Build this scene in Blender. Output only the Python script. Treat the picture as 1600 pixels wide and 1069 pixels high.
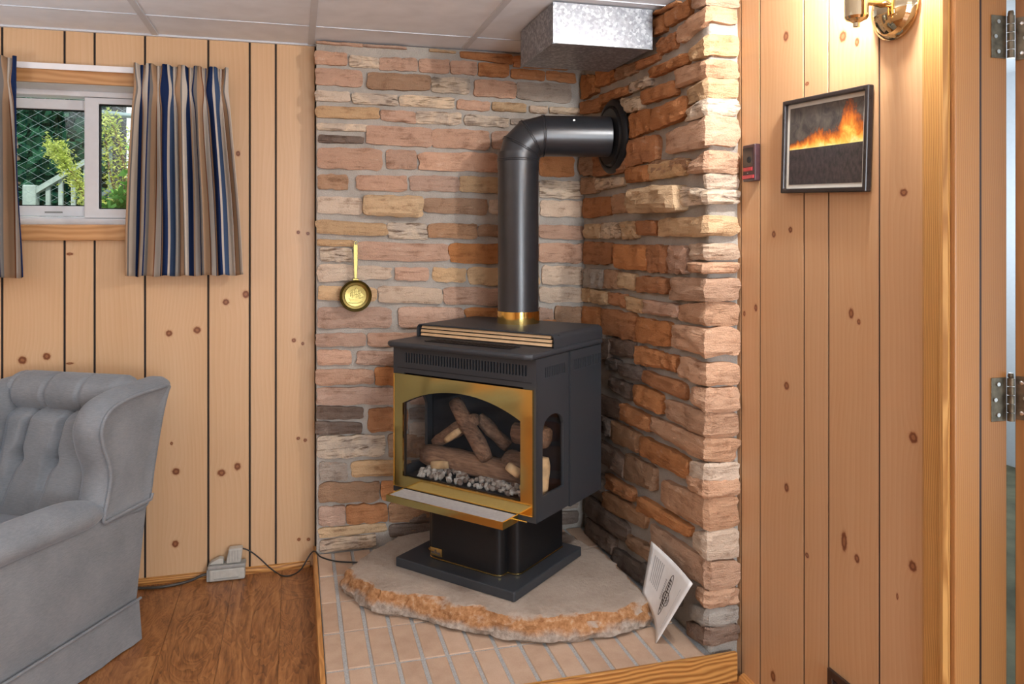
import bpy, bmesh, math, random
from mathutils import Vector, Matrix, noise

for o in list(bpy.data.objects):
    bpy.data.objects.remove(o, do_unlink=True)
SC = bpy.context.scene
COL = SC.collection
R = math.radians

# ------------------------------------------------------------------ camera
FPX, YH, YAW, CH = 1229.0, 369.4, R(15.37), 1.4      # focal length in px of a 1600 px wide frame, horizon row, yaw, eye height
cam_d = bpy.data.cameras.new('camera')
cam_d.sensor_width = 36.0
cam_d.sensor_fit = 'HORIZONTAL'
cam_d.lens = 36.0 * FPX / 1600.0
cam_d.shift_y = -(534.5 - YH) / 1600.0
cam_d.clip_start = 0.02
cam = bpy.data.objects.new('camera', cam_d)
cam.location = (0, 0, CH)
cam.rotation_euler = (R(90), 0, -YAW)
COL.objects.link(cam)
SC.camera = cam

# ------------------------------------------------------------------ world, sun, area lights, exposure
W = bpy.data.worlds.new('sky')
SC.world = W
W.use_nodes = True
W.node_tree.nodes['Background'].inputs[0].default_value = (0.78, 0.88, 1.0, 1)
W.node_tree.nodes['Background'].inputs[1].default_value = 1.9

def lamp(name, kind, loc, rot, energy, color, **kw):
    d = bpy.data.lights.new(name, kind)
    d.energy = energy
    d.color = color
    for k, v in kw.items():
        setattr(d, k, v)
    o = bpy.data.objects.new(name, d)
    o.location = loc
    o.rotation_euler = rot
    COL.objects.link(o)
    return o

lamp('sun', 'SUN', (0, -6, 9), (R(38), 0, R(18)), 4.5, (1, .95, .86), angle=R(0.6))
# added cool fill behind the camera for the room's ambient light
lamp('rear_fill_light', 'AREA', (0.72, -2.30, 1.35), (R(90), 0, 0), 62, (.80, .90, 1.0), shape='RECTANGLE', size=1.1, size_y=1.4)
# daylight of the next room, coming through the open doorway
lamp('doorway_light', 'AREA', (2.95, 0.95, 1.25), (R(90), 0, R(90)), 22, (.80, .90, 1.0), shape='RECTANGLE', size=2.0, size_y=1.9)
lamp('next_room_light', 'POINT', (3.5, 3.2, 1.5), (0, 0, 0), 26, (.84, .92, 1.0), shadow_soft_size=.1)
# added soft fill from overhead, no fixture modelled
lamp('overhead_fill_light', 'AREA', (-0.6, 0.3, 2.17), (0, 0, 0), 12, (.84, .92, 1.0), shape='RECTANGLE', size=1.1, size_y=.55)
# added point fill behind the viewer, lifts walls and ceiling
lamp('room_fill_light', 'POINT', (1.12, -0.70, 1.00), (0, 0, 0), 66, (.82, .91, 1.0), shadow_soft_size=.20)
# added upward spot out of view at left, brightens the ceiling
lamp('upward_fill_light', 'SPOT', (-1.75, 1.75, 1.35), (R(180), 0, 0), 75, (.84, .92, 1.0), spot_size=R(160), spot_blend=.6, shadow_soft_size=.12)

vs = SC.view_settings
vs.view_transform = 'Standard'
vs.look = 'None'
vs.exposure = 0.12
vs.gamma = 1.0
vs.use_curve_mapping = False

# ------------------------------------------------------------------ survey helpers (photo pixel -> point on a known plane)
FW = Vector((math.sin(YAW), math.cos(YAW)))
RT = Vector((math.cos(YAW), -math.sin(YAW)))
def ray(x, y):
    k = (x - 800) / FPX
    return Vector((FW.x + RT.x * k, FW.y + RT.y * k, (YH - y) / FPX))
def onX(x, y, X):
    r = ray(x, y); t = X / r.x
    return Vector((X, r.y * t, CH + r.z * t))
def onY(x, y, Y):
    r = ray(x, y); t = Y / r.y
    return Vector((r.x * t, Y, CH + r.z * t))
def onZ(x, y, Z):
    r = ray(x, y); t = (Z - CH) / r.z
    return Vector((r.x * t, r.y * t, Z))

# ------------------------------------------------------------------ scene helpers
def tag(o, label=None, cat=None, group=None, kind=None):
    if label: o['label'] = label
    if cat: o['category'] = cat
    if group: o['group'] = group
    if kind: o['kind'] = kind
    return o
def empty(name, loc=(0, 0, 0), rz=0.0):
    o = bpy.data.objects.new(name, None)
    o.empty_display_size = .05
    o.location = loc
    o.rotation_euler = (0, 0, rz)
    COL.objects.link(o)
    return o
def link(name, me, mat=None, parent=None, smooth=False):
    if mat is not None and not me.materials:
        me.materials.append(mat)
    if smooth:
        me.polygons.foreach_set('use_smooth', [True] * len(me.polygons))
    o = bpy.data.objects.new(name, me)
    COL.objects.link(o)
    if parent is not None:
        o.parent = parent
    return o

class MB:
    """collects shapes for one mesh"""
    def __init__(s):
        s.v = []; s.f = []; s.uv = None
    def add(s, vs_, fs_):
        n = len(s.v)
        s.v += [tuple(p) for p in vs_]
        s.f += [tuple(i + n for i in f) for f in fs_]
        return s
    def box(s, x0, x1, y0, y1, z0, z1):
        if x0 > x1: x0, x1 = x1, x0
        if y0 > y1: y0, y1 = y1, y0
        if z0 > z1: z0, z1 = z1, z0
        return s.add([(x0,y0,z0),(x1,y0,z0),(x1,y1,z0),(x0,y1,z0),(x0,y0,z1),(x1,y0,z1),(x1,y1,z1),(x0,y1,z1)],
                     [(0,3,2,1),(4,5,6,7),(0,1,5,4),(1,2,6,5),(2,3,7,6),(3,0,4,7)])
    def tube(s, pts, r, n=10, cap=True, radii=None):
        pts = [Vector(p) for p in pts]
        rings = []
        up = None
        for i, p in enumerate(pts):
            a = pts[max(i-1, 0)]; b = pts[min(i+1, len(pts)-1)]
            t = (b - a).normalized()
            if up is None:
                up = Vector((0,0,1)) if abs(t.z) < .9 else Vector((1,0,0))
            u = (up - t * up.dot(t)).normalized()
            w = t.cross(u)
            up = u
            k = radii[i] if radii else r
            # mitre
            if 0 < i < len(pts)-1:
                t1 = (p - a).normalized(); 
                c = max(.5, t1.dot(t))
            rings.append([p + (u * math.cos(q) + w * math.sin(q)) * k for q in [2*math.pi*j/n for j in range(n)]])
        vs_ = [q for rg in rings for q in rg]
        fs_ = []
        for i in range(len(rings)-1):
            for j in range(n):
                k = (j+1) % n
                fs_.append((i*n+j, i*n+k, (i+1)*n+k, (i+1)*n+j))
        if cap:
            fs_.append(tuple(reversed(range(n))))
            fs_.append(tuple(range((len(rings)-1)*n, len(rings)*n)))
        return s.add(vs_, fs_)
    def lathe(s, prof, n=24, axis='z', c=(0,0,0)):
        """prof: list of (r, h)"""
        vs_ = []; fs_ = []
        for r_, h in prof:
            for j in range(n):
                q = 2*math.pi*j/n
                a, b = r_*math.cos(q), r_*math.sin(q)
                if axis == 'z': p = (c[0]+a, c[1]+b, c[2]+h)
                elif axis == 'x': p = (c[0]+h, c[1]+a, c[2]+b)
                else: p = (c[0]+b, c[1]+h, c[2]+a)
                vs_.append(p)
        for i in range(len(prof)-1):
            for j in range(n):
                k = (j+1) % n
                fs_.append((i*n+j, i*n+k, (i+1)*n+k, (i+1)*n+j))
        fs_.append(tuple(reversed(range(n))))
        fs_.append(tuple(range((len(prof)-1)*n, len(prof)*n)))
        return s.add(vs_, fs_)
    def prism(s, poly, h0, h1, fn=None):
        """poly: 2-D outline counter-clockwise; fn(a, b, h) -> point"""
        fn = fn or (lambda a, b, h: (a, b, h))
        n = len(poly)
        vs_ = [fn(a, b, h0) for a, b in poly] + [fn(a, b, h1) for a, b in poly]
        fs_ = [tuple(reversed(range(n))), tuple(range(n, 2*n))]
        fs_ += [(i, (i+1) % n, n+(i+1) % n, n+i) for i in range(n)]
        return s.add(vs_, fs_)
    def ring(s, outer, inner, h0, h1, fn=None):
        """plate with a hole: two outlines with the same number of points"""
        fn = fn or (lambda a, b, h: (a, b, h))
        n = len(outer)
        vs_ = [fn(a, b, h) for h in (h0, h1) for pl in (outer, inner) for a, b in pl]
        O0, I0, O1, I1 = 0, n, 2*n, 3*n
        fs_ = []
        for i in range(n):
            k = (i+1) % n
            fs_ += [(O1+i, O1+k, I1+k, I1+i), (O0+k, O0+i, I0+i, I0+k), (O0+i, O0+k, O1+k, O1+i), (I0+k, I0+i, I1+i, I1+k)]
        return s.add(vs_, fs_)
    def grid(s, P, nx, ny, closed_x=False):
        """P(i, j) -> point"""
        n0 = len(s.v)
        for j in range(ny+1):
            for i in range(nx+1):
                s.v.append(tuple(P(i, j)))
        for j in range(ny):
            for i in range(nx):
                a = n0 + j*(nx+1)+i
                s.f.append((a, a+1, a+nx+2, a+nx+1))
        return s
    def mesh(s, name='m', fix=True):
        me = bpy.data.meshes.new(name)
        me.from_pydata(s.v, [], s.f)
        if fix:
            bm = bmesh.new(); bm.from_mesh(me)
            bmesh.ops.recalc_face_normals(bm, faces=bm.faces)
            bm.to_mesh(me); bm.free()
        me.update()
        return me
    def build(s, name, mat, parent=None, smooth=False, bevel=0, seg=2, fix=True, angle=30):
        me = s.mesh(name, fix)
        o = link(name, me, mat, parent, smooth)
        if bevel:
            b = o.modifiers.new('bevel', 'BEVEL')
            b.width = bevel; b.segments = seg; b.limit_method = 'ANGLE'; b.angle_limit = R(angle)
            if not smooth:
                b.harden_normals = False
        return o

def smooth_by_angle(o, deg=35):
    me = o.data
    me.polygons.foreach_set('use_smooth', [True]*len(me.polygons))
    try:
        me.set_sharp_from_angle(angle=R(deg))
    except Exception:
        pass
    return o

def nz(x, y, z=0.0):
    return noise.noise(Vector((x, y, z)))

# ------------------------------------------------------------------ materials
class NT:
    def __init__(s, name):
        s.m = bpy.data.materials.new(name); s.m.use_nodes = True
        s.t = s.m.node_tree; s.n = s.t.nodes; s.l = s.t.links
        s.b = s.n['Principled BSDF']; s.out = s.n['Material Output']
    def new(s, kind, **kw):
        nd = s.n.new(kind)
        for k, v in kw.items(): setattr(nd, k, v)
        return nd
    def put(s, sock, v):
        if isinstance(v, bpy.types.NodeSocket): s.l.new(v, sock)
        else: sock.default_value = v
    def math(s, op, a, b=0.0, c=None, clamp=False):
        nd = s.new('ShaderNodeMath', operation=op, use_clamp=clamp)
        s.put(nd.inputs[0], a); s.put(nd.inputs[1], b)
        if c is not None: s.put(nd.inputs[2], c)
        return nd.outputs[0]
    def vmath(s, op, a, b=(0,0,0)):
        nd = s.new('ShaderNodeVectorMath', operation=op)
        s.put(nd.inputs[0], a); s.put(nd.inputs[1], b)
        return nd.outputs['Value'] if op in ('LENGTH', 'DISTANCE', 'DOT_PRODUCT') else nd.outputs[0]
    def pos(s):
        return s.new('ShaderNodeTexCoord').outputs['Object']
    def gpos(s):
        return s.new('ShaderNodeNewGeometry').outputs['Position']
    def noise(s, vec, scale=5, detail=3, rough=.5, dist=0.0):
        nd = s.new('ShaderNodeTexNoise')
        s.put(nd.inputs['Vector'], vec); s.put(nd.inputs['Scale'], scale)
        nd.inputs['Detail'].default_value = detail; nd.inputs['Roughness'].default_value = rough; nd.inputs['Distortion'].default_value = dist
        return nd.outputs['Fac']
    def ramp(s, fac, stops, interp='LINEAR'):
        nd = s.new('ShaderNodeValToRGB'); cr = nd.color_ramp; cr.interpolation = interp
        while len(cr.elements) > 1: cr.elements.remove(cr.elements[-1])
        cr.elements[0].position = stops[0][0]; cr.elements[0].color = (*stops[0][1][:3], 1)
        for p, c in stops[1:]:
            e = cr.elements.new(p); e.color = (*c[:3], 1)
        s.put(nd.inputs[0], fac)
        return nd.outputs[0]
    def mix(s, fac, a, b, mode='MIX'):
        nd = s.new('ShaderNodeMix', data_type='RGBA', blend_type=mode)
        s.put(nd.inputs[0], fac)
        s.put(nd.inputs[6], a if isinstance(a, bpy.types.NodeSocket) else (*a[:3], 1))
        s.put(nd.inputs[7], b if isinstance(b, bpy.types.NodeSocket) else (*b[:3], 1))
        return nd.outputs[2]
    def xyz(s, vec):
        nd = s.new('ShaderNodeSeparateXYZ'); s.put(nd.inputs[0], vec); return nd.outputs
    def comb(s, x, y, z):
        nd = s.new('ShaderNodeCombineXYZ'); s.put(nd.inputs[0], x); s.put(nd.inputs[1], y); s.put(nd.inputs[2], z); return nd.outputs[0]
    def bump(s, h, strength=.3, dist=.01):
        nd = s.new('ShaderNodeBump'); nd.inputs['Strength'].default_value = strength; nd.inputs['Distance'].default_value = dist
        s.put(nd.inputs['Height'], h); s.l.new(nd.outputs[0], s.b.inputs['Normal'])
        return nd
    def fin(s, color=None, rough=.5, metal=0.0, spec=.5, **kw):
        if color is not None:
            s.put(s.b.inputs['Base Color'], color if isinstance(color, bpy.types.NodeSocket) else (*color[:3], 1))
        s.put(s.b.inputs['Roughness'], rough)
        s.b.inputs['Metallic'].default_value = metal
        s.b.inputs['Specular IOR Level'].default_value = spec
        for k, v in kw.items(): s.b.inputs[k].default_value = v
        return s.m

M = {}
def plain(name, color, rough=.5, metal=0.0, spec=.5, var=.08, scale=40, bump=0.0, bscale=None, **kw):
    t = NT(name); p = t.pos()
    n = t.noise(p, scale, 3)
    lo = [c*(1-var) for c in color]; hi = [min(1, c*(1+var)) for c in color]
    c = t.ramp(n, [(.3, lo), (.7, hi)])
    if bump:
        t.bump(t.noise(p, bscale or scale*2, 4), bump, .004)
    M[name] = t.fin(c, rough, metal, spec, **kw)
    return M[name]

def pine(name, axis, knots, base, dark, seed=0.0, freq=26.0):
    """one plank's knotty pine; knots: (a, z, ra, rz) in wall coordinates"""
    t = NT(name)
    x, y, z = t.xyz(t.gpos())
    a = x if axis == 'x' else y
    d = None
    warp = None
    for (ka, kz, ra, rz) in knots:
        q = t.vmath('LENGTH', t.comb(t.math('MULTIPLY', t.math('SUBTRACT', a, ka), 1/ra), t.math('MULTIPLY', t.math('SUBTRACT', z, kz), 1/rz), 0.0))
        d = q if d is None else t.math('MINIMUM', d, q)
    wob = t.noise(t.comb(t.math('MULTIPLY', a, 3.0), t.math('MULTIPLY', z, 1.3), seed), 1.0, 2)
    aw = t.math('ADD', a, t.math('MULTIPLY', wob, .10))
    if d is not None:
        # grain swings round the knots
        e = t.math('POWER', 2.718, t.math('MULTIPLY', d, -.55))
        aw = t.math('ADD', aw, t.math('MULTIPLY', e, .028))
    w = t.new('ShaderNodeTexWave', wave_type='BANDS', bands_direction='X', wave_profile='SAW')
    t.put(w.inputs['Vector'], t.comb(aw, t.math('MULTIPLY', z, .05), seed))
    w.inputs['Scale'].default_value = freq; w.inputs['Distortion'].default_value = 1.2; w.inputs['Detail'].default_value = 2; w.inputs['Detail Scale'].default_value = 1.5
    fine = t.noise(t.comb(t.math('MULTIPLY', a, 260), t.math('MULTIPLY', z, 5), seed), 1.0, 3)
    broad = t.noise(t.comb(t.math('MULTIPLY', a, 9), t.math('MULTIPLY', z, .7), seed+3), 1.0, 2)
    g = t.math('ADD', t.math('MULTIPLY', w.outputs['Fac'], .26), t.math('ADD', t.math('MULTIPLY', fine, .40), t.math('MULTIPLY', broad, .70)))
    c = t.ramp(g, [(.25, base), (.95, dark)])
    if d is not None:
        kk = t.math('ADD', d, t.math('MULTIPLY', t.math('SUBTRACT', t.noise(t.gpos(), 160, 2), .5), .5))
        kc = t.ramp(t.math('MULTIPLY', kk, .5), [(0, (.30, .12, .05)), (.16, (.34, .14, .06)), (.30, (.17, .055, .022)), (.44, (.22, .075, .03)), (.54, (.44, .22, .10)), (1.0, base)])
        km = t.ramp(t.math('MULTIPLY', kk, .5), [(0, (1,1,1)), (.52, (1,1,1)), (.62, (.38,.38,.38)), (.98, (0,0,0))])
        c = t.mix(km, c, kc)
    t.bump(fine, .04, .002)
    return t.fin(c, .38, 0, .4)

def oak(name, along, base, dark, freq=60, stretch=.03, rough=.4, wobble=.10):
    """open-grained oak; along: axis of the grain"""
    t = NT(name); x, y, z = t.xyz(t.gpos())
    if along == 'z': a, b, l = x, y, z
    elif along == 'y': a, b, l = x, z, y
    else: a, b, l = y, z, x
    wob = t.noise(t.comb(t.math('MULTIPLY', a, 6), t.math('MULTIPLY', b, 6), t.math('MULTIPLY', l, 2.2)), 1.0, 3)
    k = t.math('ADD', t.math('ADD', a, b), t.math('MULTIPLY', wob, wobble))
    w = t.new('ShaderNodeTexWave', wave_type='BANDS', bands_direction='X', wave_profile='SIN')
    t.put(w.inputs['Vector'], t.comb(k, t.math('MULTIPLY', l, stretch), 0.0))
    w.inputs['Scale'].default_value = freq; w.inputs['Distortion'].default_value = 2.0; w.inputs['Detail'].default_value = 3
    fine = t.noise(t.comb(t.math('MULTIPLY', a, 300), t.math('MULTIPLY', b, 300), t.math('MULTIPLY', l, 9)), 1.0, 3)
    g = t.math('ADD', t.math('MULTIPLY', w.outputs['Fac'], .75), t.math('MULTIPLY', fine, .35))
    c = t.ramp(g, [(.2, base), (.62, [(p+q)/2 for p, q in zip(base, dark)]), (1.0, dark)])
    t.bump(g, .06, .003)
    M[name] = t.fin(c, rough, 0, .45)
    return M[name]

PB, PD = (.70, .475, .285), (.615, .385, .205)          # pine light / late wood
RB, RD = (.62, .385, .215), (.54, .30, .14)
oak('oak_trim_x', 'x', (.60, .30, .085), (.27, .10, .02), 22)
oak('oak_trim_z', 'z', (.60, .32, .10), (.34, .145, .035), 62, wobble=.035)
oak('oak_trim_y', 'y', (.58, .28, .09), (.40, .17, .045), 22)
oak('jamb_wood', 'z', (.44, .20, .065), (.39, .17, .054), 60, .02, wobble=.03)
oak('window_board', 'x', (.60, .33, .14), (.46, .22, .08), 12)
plain('groove_black', (.018, .012, .010), .8)
plain('ceiling_tile', (.83, .88, .94), .9, var=.05, scale=9, bump=.12, bscale=260)
plain('t_bar', (.62, .66, .71), .45, var=.02)
plain('vinyl_white', (.90, .90, .91), .35, var=.02)
plain('wall_paint', (.80, .83, .86), .8, var=.02)
plain('matte_black', (.030, .034, .040), .50, spec=.5, var=.05, scale=200, bump=.05, bscale=900)
plain('satin_black', (.009, .009, .010), .42, spec=.32, var=.04)
plain('pipe_black', (.017, .019, .023), .33, spec=.75, var=.12, scale=25)
plain('firebox_dark', (.010, .012, .018), .75, spec=.2)
plain('slot_dark', (.004, .004, .004), .9)
plain('brass', (.86, .64, .22), .10, 1.0, var=.03, scale=6)
plain('brass_satin', (.72, .52, .20), .26, 1.0, var=.10, scale=30)
plain('brass_pan', (.23, .18, .06), .30, 1.0, var=.12, scale=30)
plain('lamp_brass', (.80, .66, .42), .05, 1.0, var=.02)
plain('louvre_tan', (.70, .46, .25), .35, .35, var=.05)
plain('mat_grey', (.34, .33, .335), .75, var=.08, scale=90)
plain('galvanised_dark', (.10, .085, .065), .6, .4, var=.3, scale=12)
plain('hinge_metal', (.20, .165, .115), .42, .9, var=.4, scale=45)
plain('screw_steel', (.72, .70, .66), .3, 1.0)
plain('beige_plastic', (.50, .49, .44), .5, var=.08, scale=60)
plain('grey_plastic', (.32, .32, .30), .5, var=.08, scale=60)
plain('cord_black', (.020, .020, .020), .45)
plain('cord_brown', (.055, .048, .040), .45)
plain('frame_black', (.022, .017, .016), .25, var=.2)
plain('mat_board', (.66, .64, .56), .8, var=.04)
plain('maroon_plastic', (.045, .018, .022), .35, var=.3, scale=60)
plain('red_plastic', (.42, .035, .045), .3, var=.2, scale=90)
plain('brown_metal', (.055, .030, .022), .35, .3)
plain('rail_wood', (.30, .36, .32), .8, var=.15, scale=20)
plain('fence_wire', (.34, .42, .40), .45, .6, var=.05)
plain('bark', (.16, .11, .07), .9, var=.3, scale=60, bump=.5)
plain('dark_wood', (.035, .035, .032), .9, var=.3, scale=40)
plain('soil', (.16, .15, .09), .95, var=.35, scale=6)
plain('siding_white', (.80, .81, .84), .6, var=.03)
plain('button_cloth', (.26, .23, .17), .6, var=.1)
plain('print_dark', (.06, .045, .04), .7)
plain('print_grey', (.42, .41, .40), .75)
plain('string_grey', (.55, .55, .52), .7)

def galvanised():
    t = NT('galvanised'); p = t.pos()
    v = t.new('ShaderNodeTexVoronoi', feature='F1'); t.put(v.inputs['Vector'], p); v.inputs['Scale'].default_value = 120
    sp = t.xyz(v.outputs['Color'])[0]
    n = t.noise(p, 30, 4)
    c = t.ramp(t.math('ADD', t.math('MULTIPLY', sp, .65), t.math('MULTIPLY', n, .5)), [(.2, (.20, .21, .235)), (.65, (.29, .31, .335)), (.9, (.47, .49, .52))])
    M['galvanised'] = t.fin(c, .42, .55, .5)
galvanised()

def stone_mats():
    for nm, stripe in (('sandstone', 0), ('striped_stone', 1)):
        t = NT(nm); p = t.gpos()
        oi = t.new('ShaderNodeObjectInfo')
        rnd = oi.outputs['Random']
        pp = t.vmath('ADD', p, t.comb(t.math('MULTIPLY', rnd, 40), 0.0, t.math('MULTIPLY', rnd, 23)))
        x, y, z = t.xyz(pp)
        n1 = t.noise(pp, 14, 5, .6, .4)
        n2 = t.noise(t.comb(t.math('MULTIPLY', x, 9), t.math('MULTIPLY', y, 9), t.math('MULTIPLY', z, 60)), 1.0, 4, .6, .6)
        n3 = t.noise(pp, 220, 3)
        col = oi.outputs['Color']
        dk = t.mix(1.0, col, (.44, .35, .29), 'MULTIPLY')
        lt = t.mix(.48, col, (.92, .80, .64))
        g = t.math('ADD', t.math('MULTIPLY', n1, .6), t.math('ADD', t.math('MULTIPLY', n2, .5 if not stripe else .9), t.math('MULTIPLY', n3, .18)))
        off = .64 if not stripe else .84
        f1 = t.ramp(t.math('SUBTRACT', g, off-.5), [(.30, (0,0,0)), (.47, (.5,.5,.5)), (.60, (.55,.55,.55)), (.78, (1,1,1))])
        if not stripe:
            c = t.mix(t.math('MULTIPLY', t.math('SUBTRACT', .55, f1, clamp=True), 1.6, clamp=True), col, dk)
            c = t.mix(t.math('MULTIPLY', t.math('SUBTRACT', f1, .55, clamp=True), 1.7, clamp=True), c, lt)
        else:
            st = t.ramp(n2, [(.36, (0,0,0)), (.46, (1,1,1)), (.55, (1,1,1)), (.64, (.25,.25,.25))])
            c = t.mix(st, t.mix(1.0, col, (.25, .20, .17), 'MULTIPLY'), lt)
            c = t.mix(.35, c, t.ramp(n1, [(.4, (.20, .15, .12)), (.6, (.72, .55, .36))]))
        h = t.math('ADD', t.math('MULTIPLY', n1, .7), t.math('ADD', t.math('MULTIPLY', n2, .5), t.math('MULTIPLY', n3, .22)))
        t.bump(h, 1.0, .017)
        M[nm] = t.fin(c, .82, 0, .25)
stone_mats()
def mortar():
    t = NT('mortar'); p = t.gpos()
    n = t.noise(p, 9, 5, .6); n2 = t.noise(p, 240, 3)
    c = t.ramp(t.math('ADD', t.math('MULTIPLY', n, .7), t.math('MULTIPLY', n2, .35)), [(.3, (.33, .30, .26)), (.75, (.53, .49, .435))])
    t.bump(t.math('ADD', n2, t.math('MULTIPLY', n, 1.5)), .6, .006)
    M['mortar'] = t.fin(c, .95, 0, .1)
mortar()
def grout():
    t = NT('grout'); p = t.gpos(); n2 = t.noise(p, 300, 3)
    c = t.ramp(n2, [(.35, (.33, .33, .32)), (.65, (.50, .50, .485))])
    t.bump(n2, .5, .004)
    M['grout'] = t.fin(c, .9, 0, .15)
grout()
def hearth_brick():
    t = NT('hearth_brick'); p = t.gpos()
    r = t.new('ShaderNodeObjectInfo').outputs['Random']
    n = t.noise(p, 18, 4); n2 = t.noise(p, 260, 3)
    g = t.math('ADD', t.math('MULTIPLY', n, .6), t.math('ADD', t.math('MULTIPLY', n2, .3), t.math('MULTIPLY', r, .22)))
    c = t.ramp(g, [(.30, (.43, .29, .20)), (.60, (.53, .375, .265)), (.85, (.60, .445, .33))])
    t.bump(n2, .25, .003)
    M['hearth_brick'] = t.fin(c, .72, 0, .3)
hearth_brick()
def slab():
    t = NT('hearth_slab'); p = t.gpos()
    nrm = t.new('ShaderNodeNewGeometry').outputs['Normal']
    nzv = t.xyz(nrm)[2]
    z = t.xyz(p)[2]
    n1 = t.noise(p, 6, 5, .6); n2 = t.noise(p, 60, 4, .65); n3 = t.noise(p, 320, 3)
    top = t.ramp(t.math('ADD', t.math('MULTIPLY', n1, .6), t.math('ADD', t.math('MULTIPLY', n2, .3), t.math('MULTIPLY', n3, .25))), [(.35, (.30, .23, .18)), (.6, (.41, .335, .27)), (.85, (.50, .42, .35))])
    rust = t.ramp(n2, [(.3, (.25, .105, .04)), (.55, (.44, .225, .10)), (.75, (.56, .40, .26))])
    grey = t.ramp(n2, [(.3, (.24, .19, .15)), (.7, (.50, .42, .35))])
    # rusty cleft band below the upper edge, grey rind lower down
    k = t.math('ADD', z, t.math('MULTIPLY', t.math('SUBTRACT', n1, .5), .11))
    side = t.mix(t.ramp(t.math('MULTIPLY', t.math('SUBTRACT', k, .088), 10), [(.22, (0,0,0)), (.40, (1,1,1))]), grey, rust)
    c = t.mix(t.ramp(t.math('ADD', nzv, t.math('MULTIPLY', t.math('SUBTRACT', n2, .5), .35)), [(.66, (0,0,0)), (.84, (1,1,1))]), side, top)
    t.bump(t.math('ADD', n2, t.math('MULTIPLY', n3, .4)), .7, .008)
    M['hearth_slab'] = t.fin(c, .85, 0, .2)
slab()
def laminate():
    t = NT('laminate'); p = t.gpos()
    r = t.new('ShaderNodeObjectInfo').outputs['Random']
    x, y, z = t.xyz(p)
    q = t.comb(t.math('ADD', t.math('MULTIPLY', x, 5.5), t.math('MULTIPLY', r, 31)), t.math('MULTIPLY', y, 1.9), t.math('MULTIPLY', r, 17))
    warp = t.noise(q, .9, 3, .55, 1.2)
    w = t.new('ShaderNodeTexWave', wave_type='RINGS', rings_direction='SPHERICAL', wave_profile='SAW')
    t.put(w.inputs['Vector'], t.comb(warp, warp, 0.0)); w.inputs['Scale'].default_value = 4.6; w.inputs['Distortion'].default_value = .3; w.inputs['Detail'].default_value = 2
    fine = t.noise(t.comb(t.math('ADD', t.math('MULTIPLY', x, 70), t.math('MULTIPLY', warp, 9)), t.math('MULTIPLY', y, 7), r), 1.0, 5, .65)
    blot = t.noise(q, .7, 3)
    g = t.math('ADD', t.math('MULTIPLY', w.outputs['Fac'], .14), t.math('ADD', t.math('MULTIPLY', fine, .80), t.math('MULTIPLY', blot, .42)))
    c = t.ramp(g, [(.42, (.47, .225, .085)), (.58, (.375, .16, .052)), (.73, (.25, .092, .027)), (.90, (.085, .03, .010))])
    M['laminate'] = t.fin(c, .30, 0, .45)
laminate()

def velvet():
    t = NT('grey_velvet'); p = t.pos(); x, y, z = t.xyz(p)
    n1 = t.noise(p, 7, 3); n2 = t.noise(t.comb(t.math('MULTIPLY', x, 60), t.math('MULTIPLY', y, 60), t.math('MULTIPLY', z, 420)), 1.0, 3)
    n3 = t.noise(p, 500, 2)
    g = t.math('ADD', t.math('MULTIPLY', n1, .5), t.math('ADD', t.math('MULTIPLY', n2, .4), t.math('MULTIPLY', n3, .2)))
    c = t.ramp(g, [(.3, (.15, .165, .18)), (.75, (.28, .295, .31))])
    t.bump(t.math('ADD', n2, n3), .25, .003)
    m = t.fin(c, .75, 0, .2)
    t.b.inputs['Sheen Weight'].default_value = .32
    t.b.inputs['Sheen Roughness'].default_value = .45
    t.b.inputs['Sheen Tint'].default_value = (.75, .84, .95, 1)
    M['grey_velvet'] = m
velvet()

def glass(name, tint, fac=None, rough=.0):
    t = NT(name)
    tr = t.new('ShaderNodeBsdfTransparent'); tr.inputs[0].default_value = (*tint, 1)
    gl = t.new('ShaderNodeBsdfGlossy'); gl.inputs['Roughness'].default_value = rough; gl.inputs[0].default_value = (1,1,1,1)
    lw = t.new('ShaderNodeLayerWeight'); lw.inputs[0].default_value = .5
    f0 = .035 if name == 'window_glass' else .022
    fres = t.math('ADD', f0, t.math('MULTIPLY', t.math('POWER', lw.outputs['Facing'], 5.0), 1-f0))
    mx = t.new('ShaderNodeMixShader')
    t.l.new(fres, mx.inputs[0]); t.l.new(tr.outputs[0], mx.inputs[1]); t.l.new(gl.outputs[0], mx.inputs[2])
    t.l.new(mx.outputs[0], t.out.inputs[0])
    M[name] = t.m
glass('window_glass', (.95, .97, .96))
glass('stove_glass', (.95, .95, .95))

def frosted():
    t = NT('frosted_glass')
    tr = t.new('ShaderNodeBsdfTransparent'); tr.inputs[0].default_value = (1, .98, .94, 1)
    tl = t.new('ShaderNodeBsdfTranslucent'); tl.inputs[0].default_value = (.95, .92, .86, 1)
    mx = t.new('ShaderNodeMixShader'); mx.inputs[0].default_value = .3
    t.l.new(tr.outputs[0], mx.inputs[1]); t.l.new(tl.outputs[0], mx.inputs[2]); t.l.new(mx.outputs[0], t.out.inputs[0])
    M['frosted_glass'] = t.m
frosted()
def bulb():
    t = NT('bulb_glow'); e = t.new('ShaderNodeEmission'); e.inputs[0].default_value = (1, .9, .75, 1); e.inputs[1].default_value = 12
    t.l.new(e.outputs[0], t.out.inputs[0]); M['bulb_glow'] = t.m
bulb()

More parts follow.
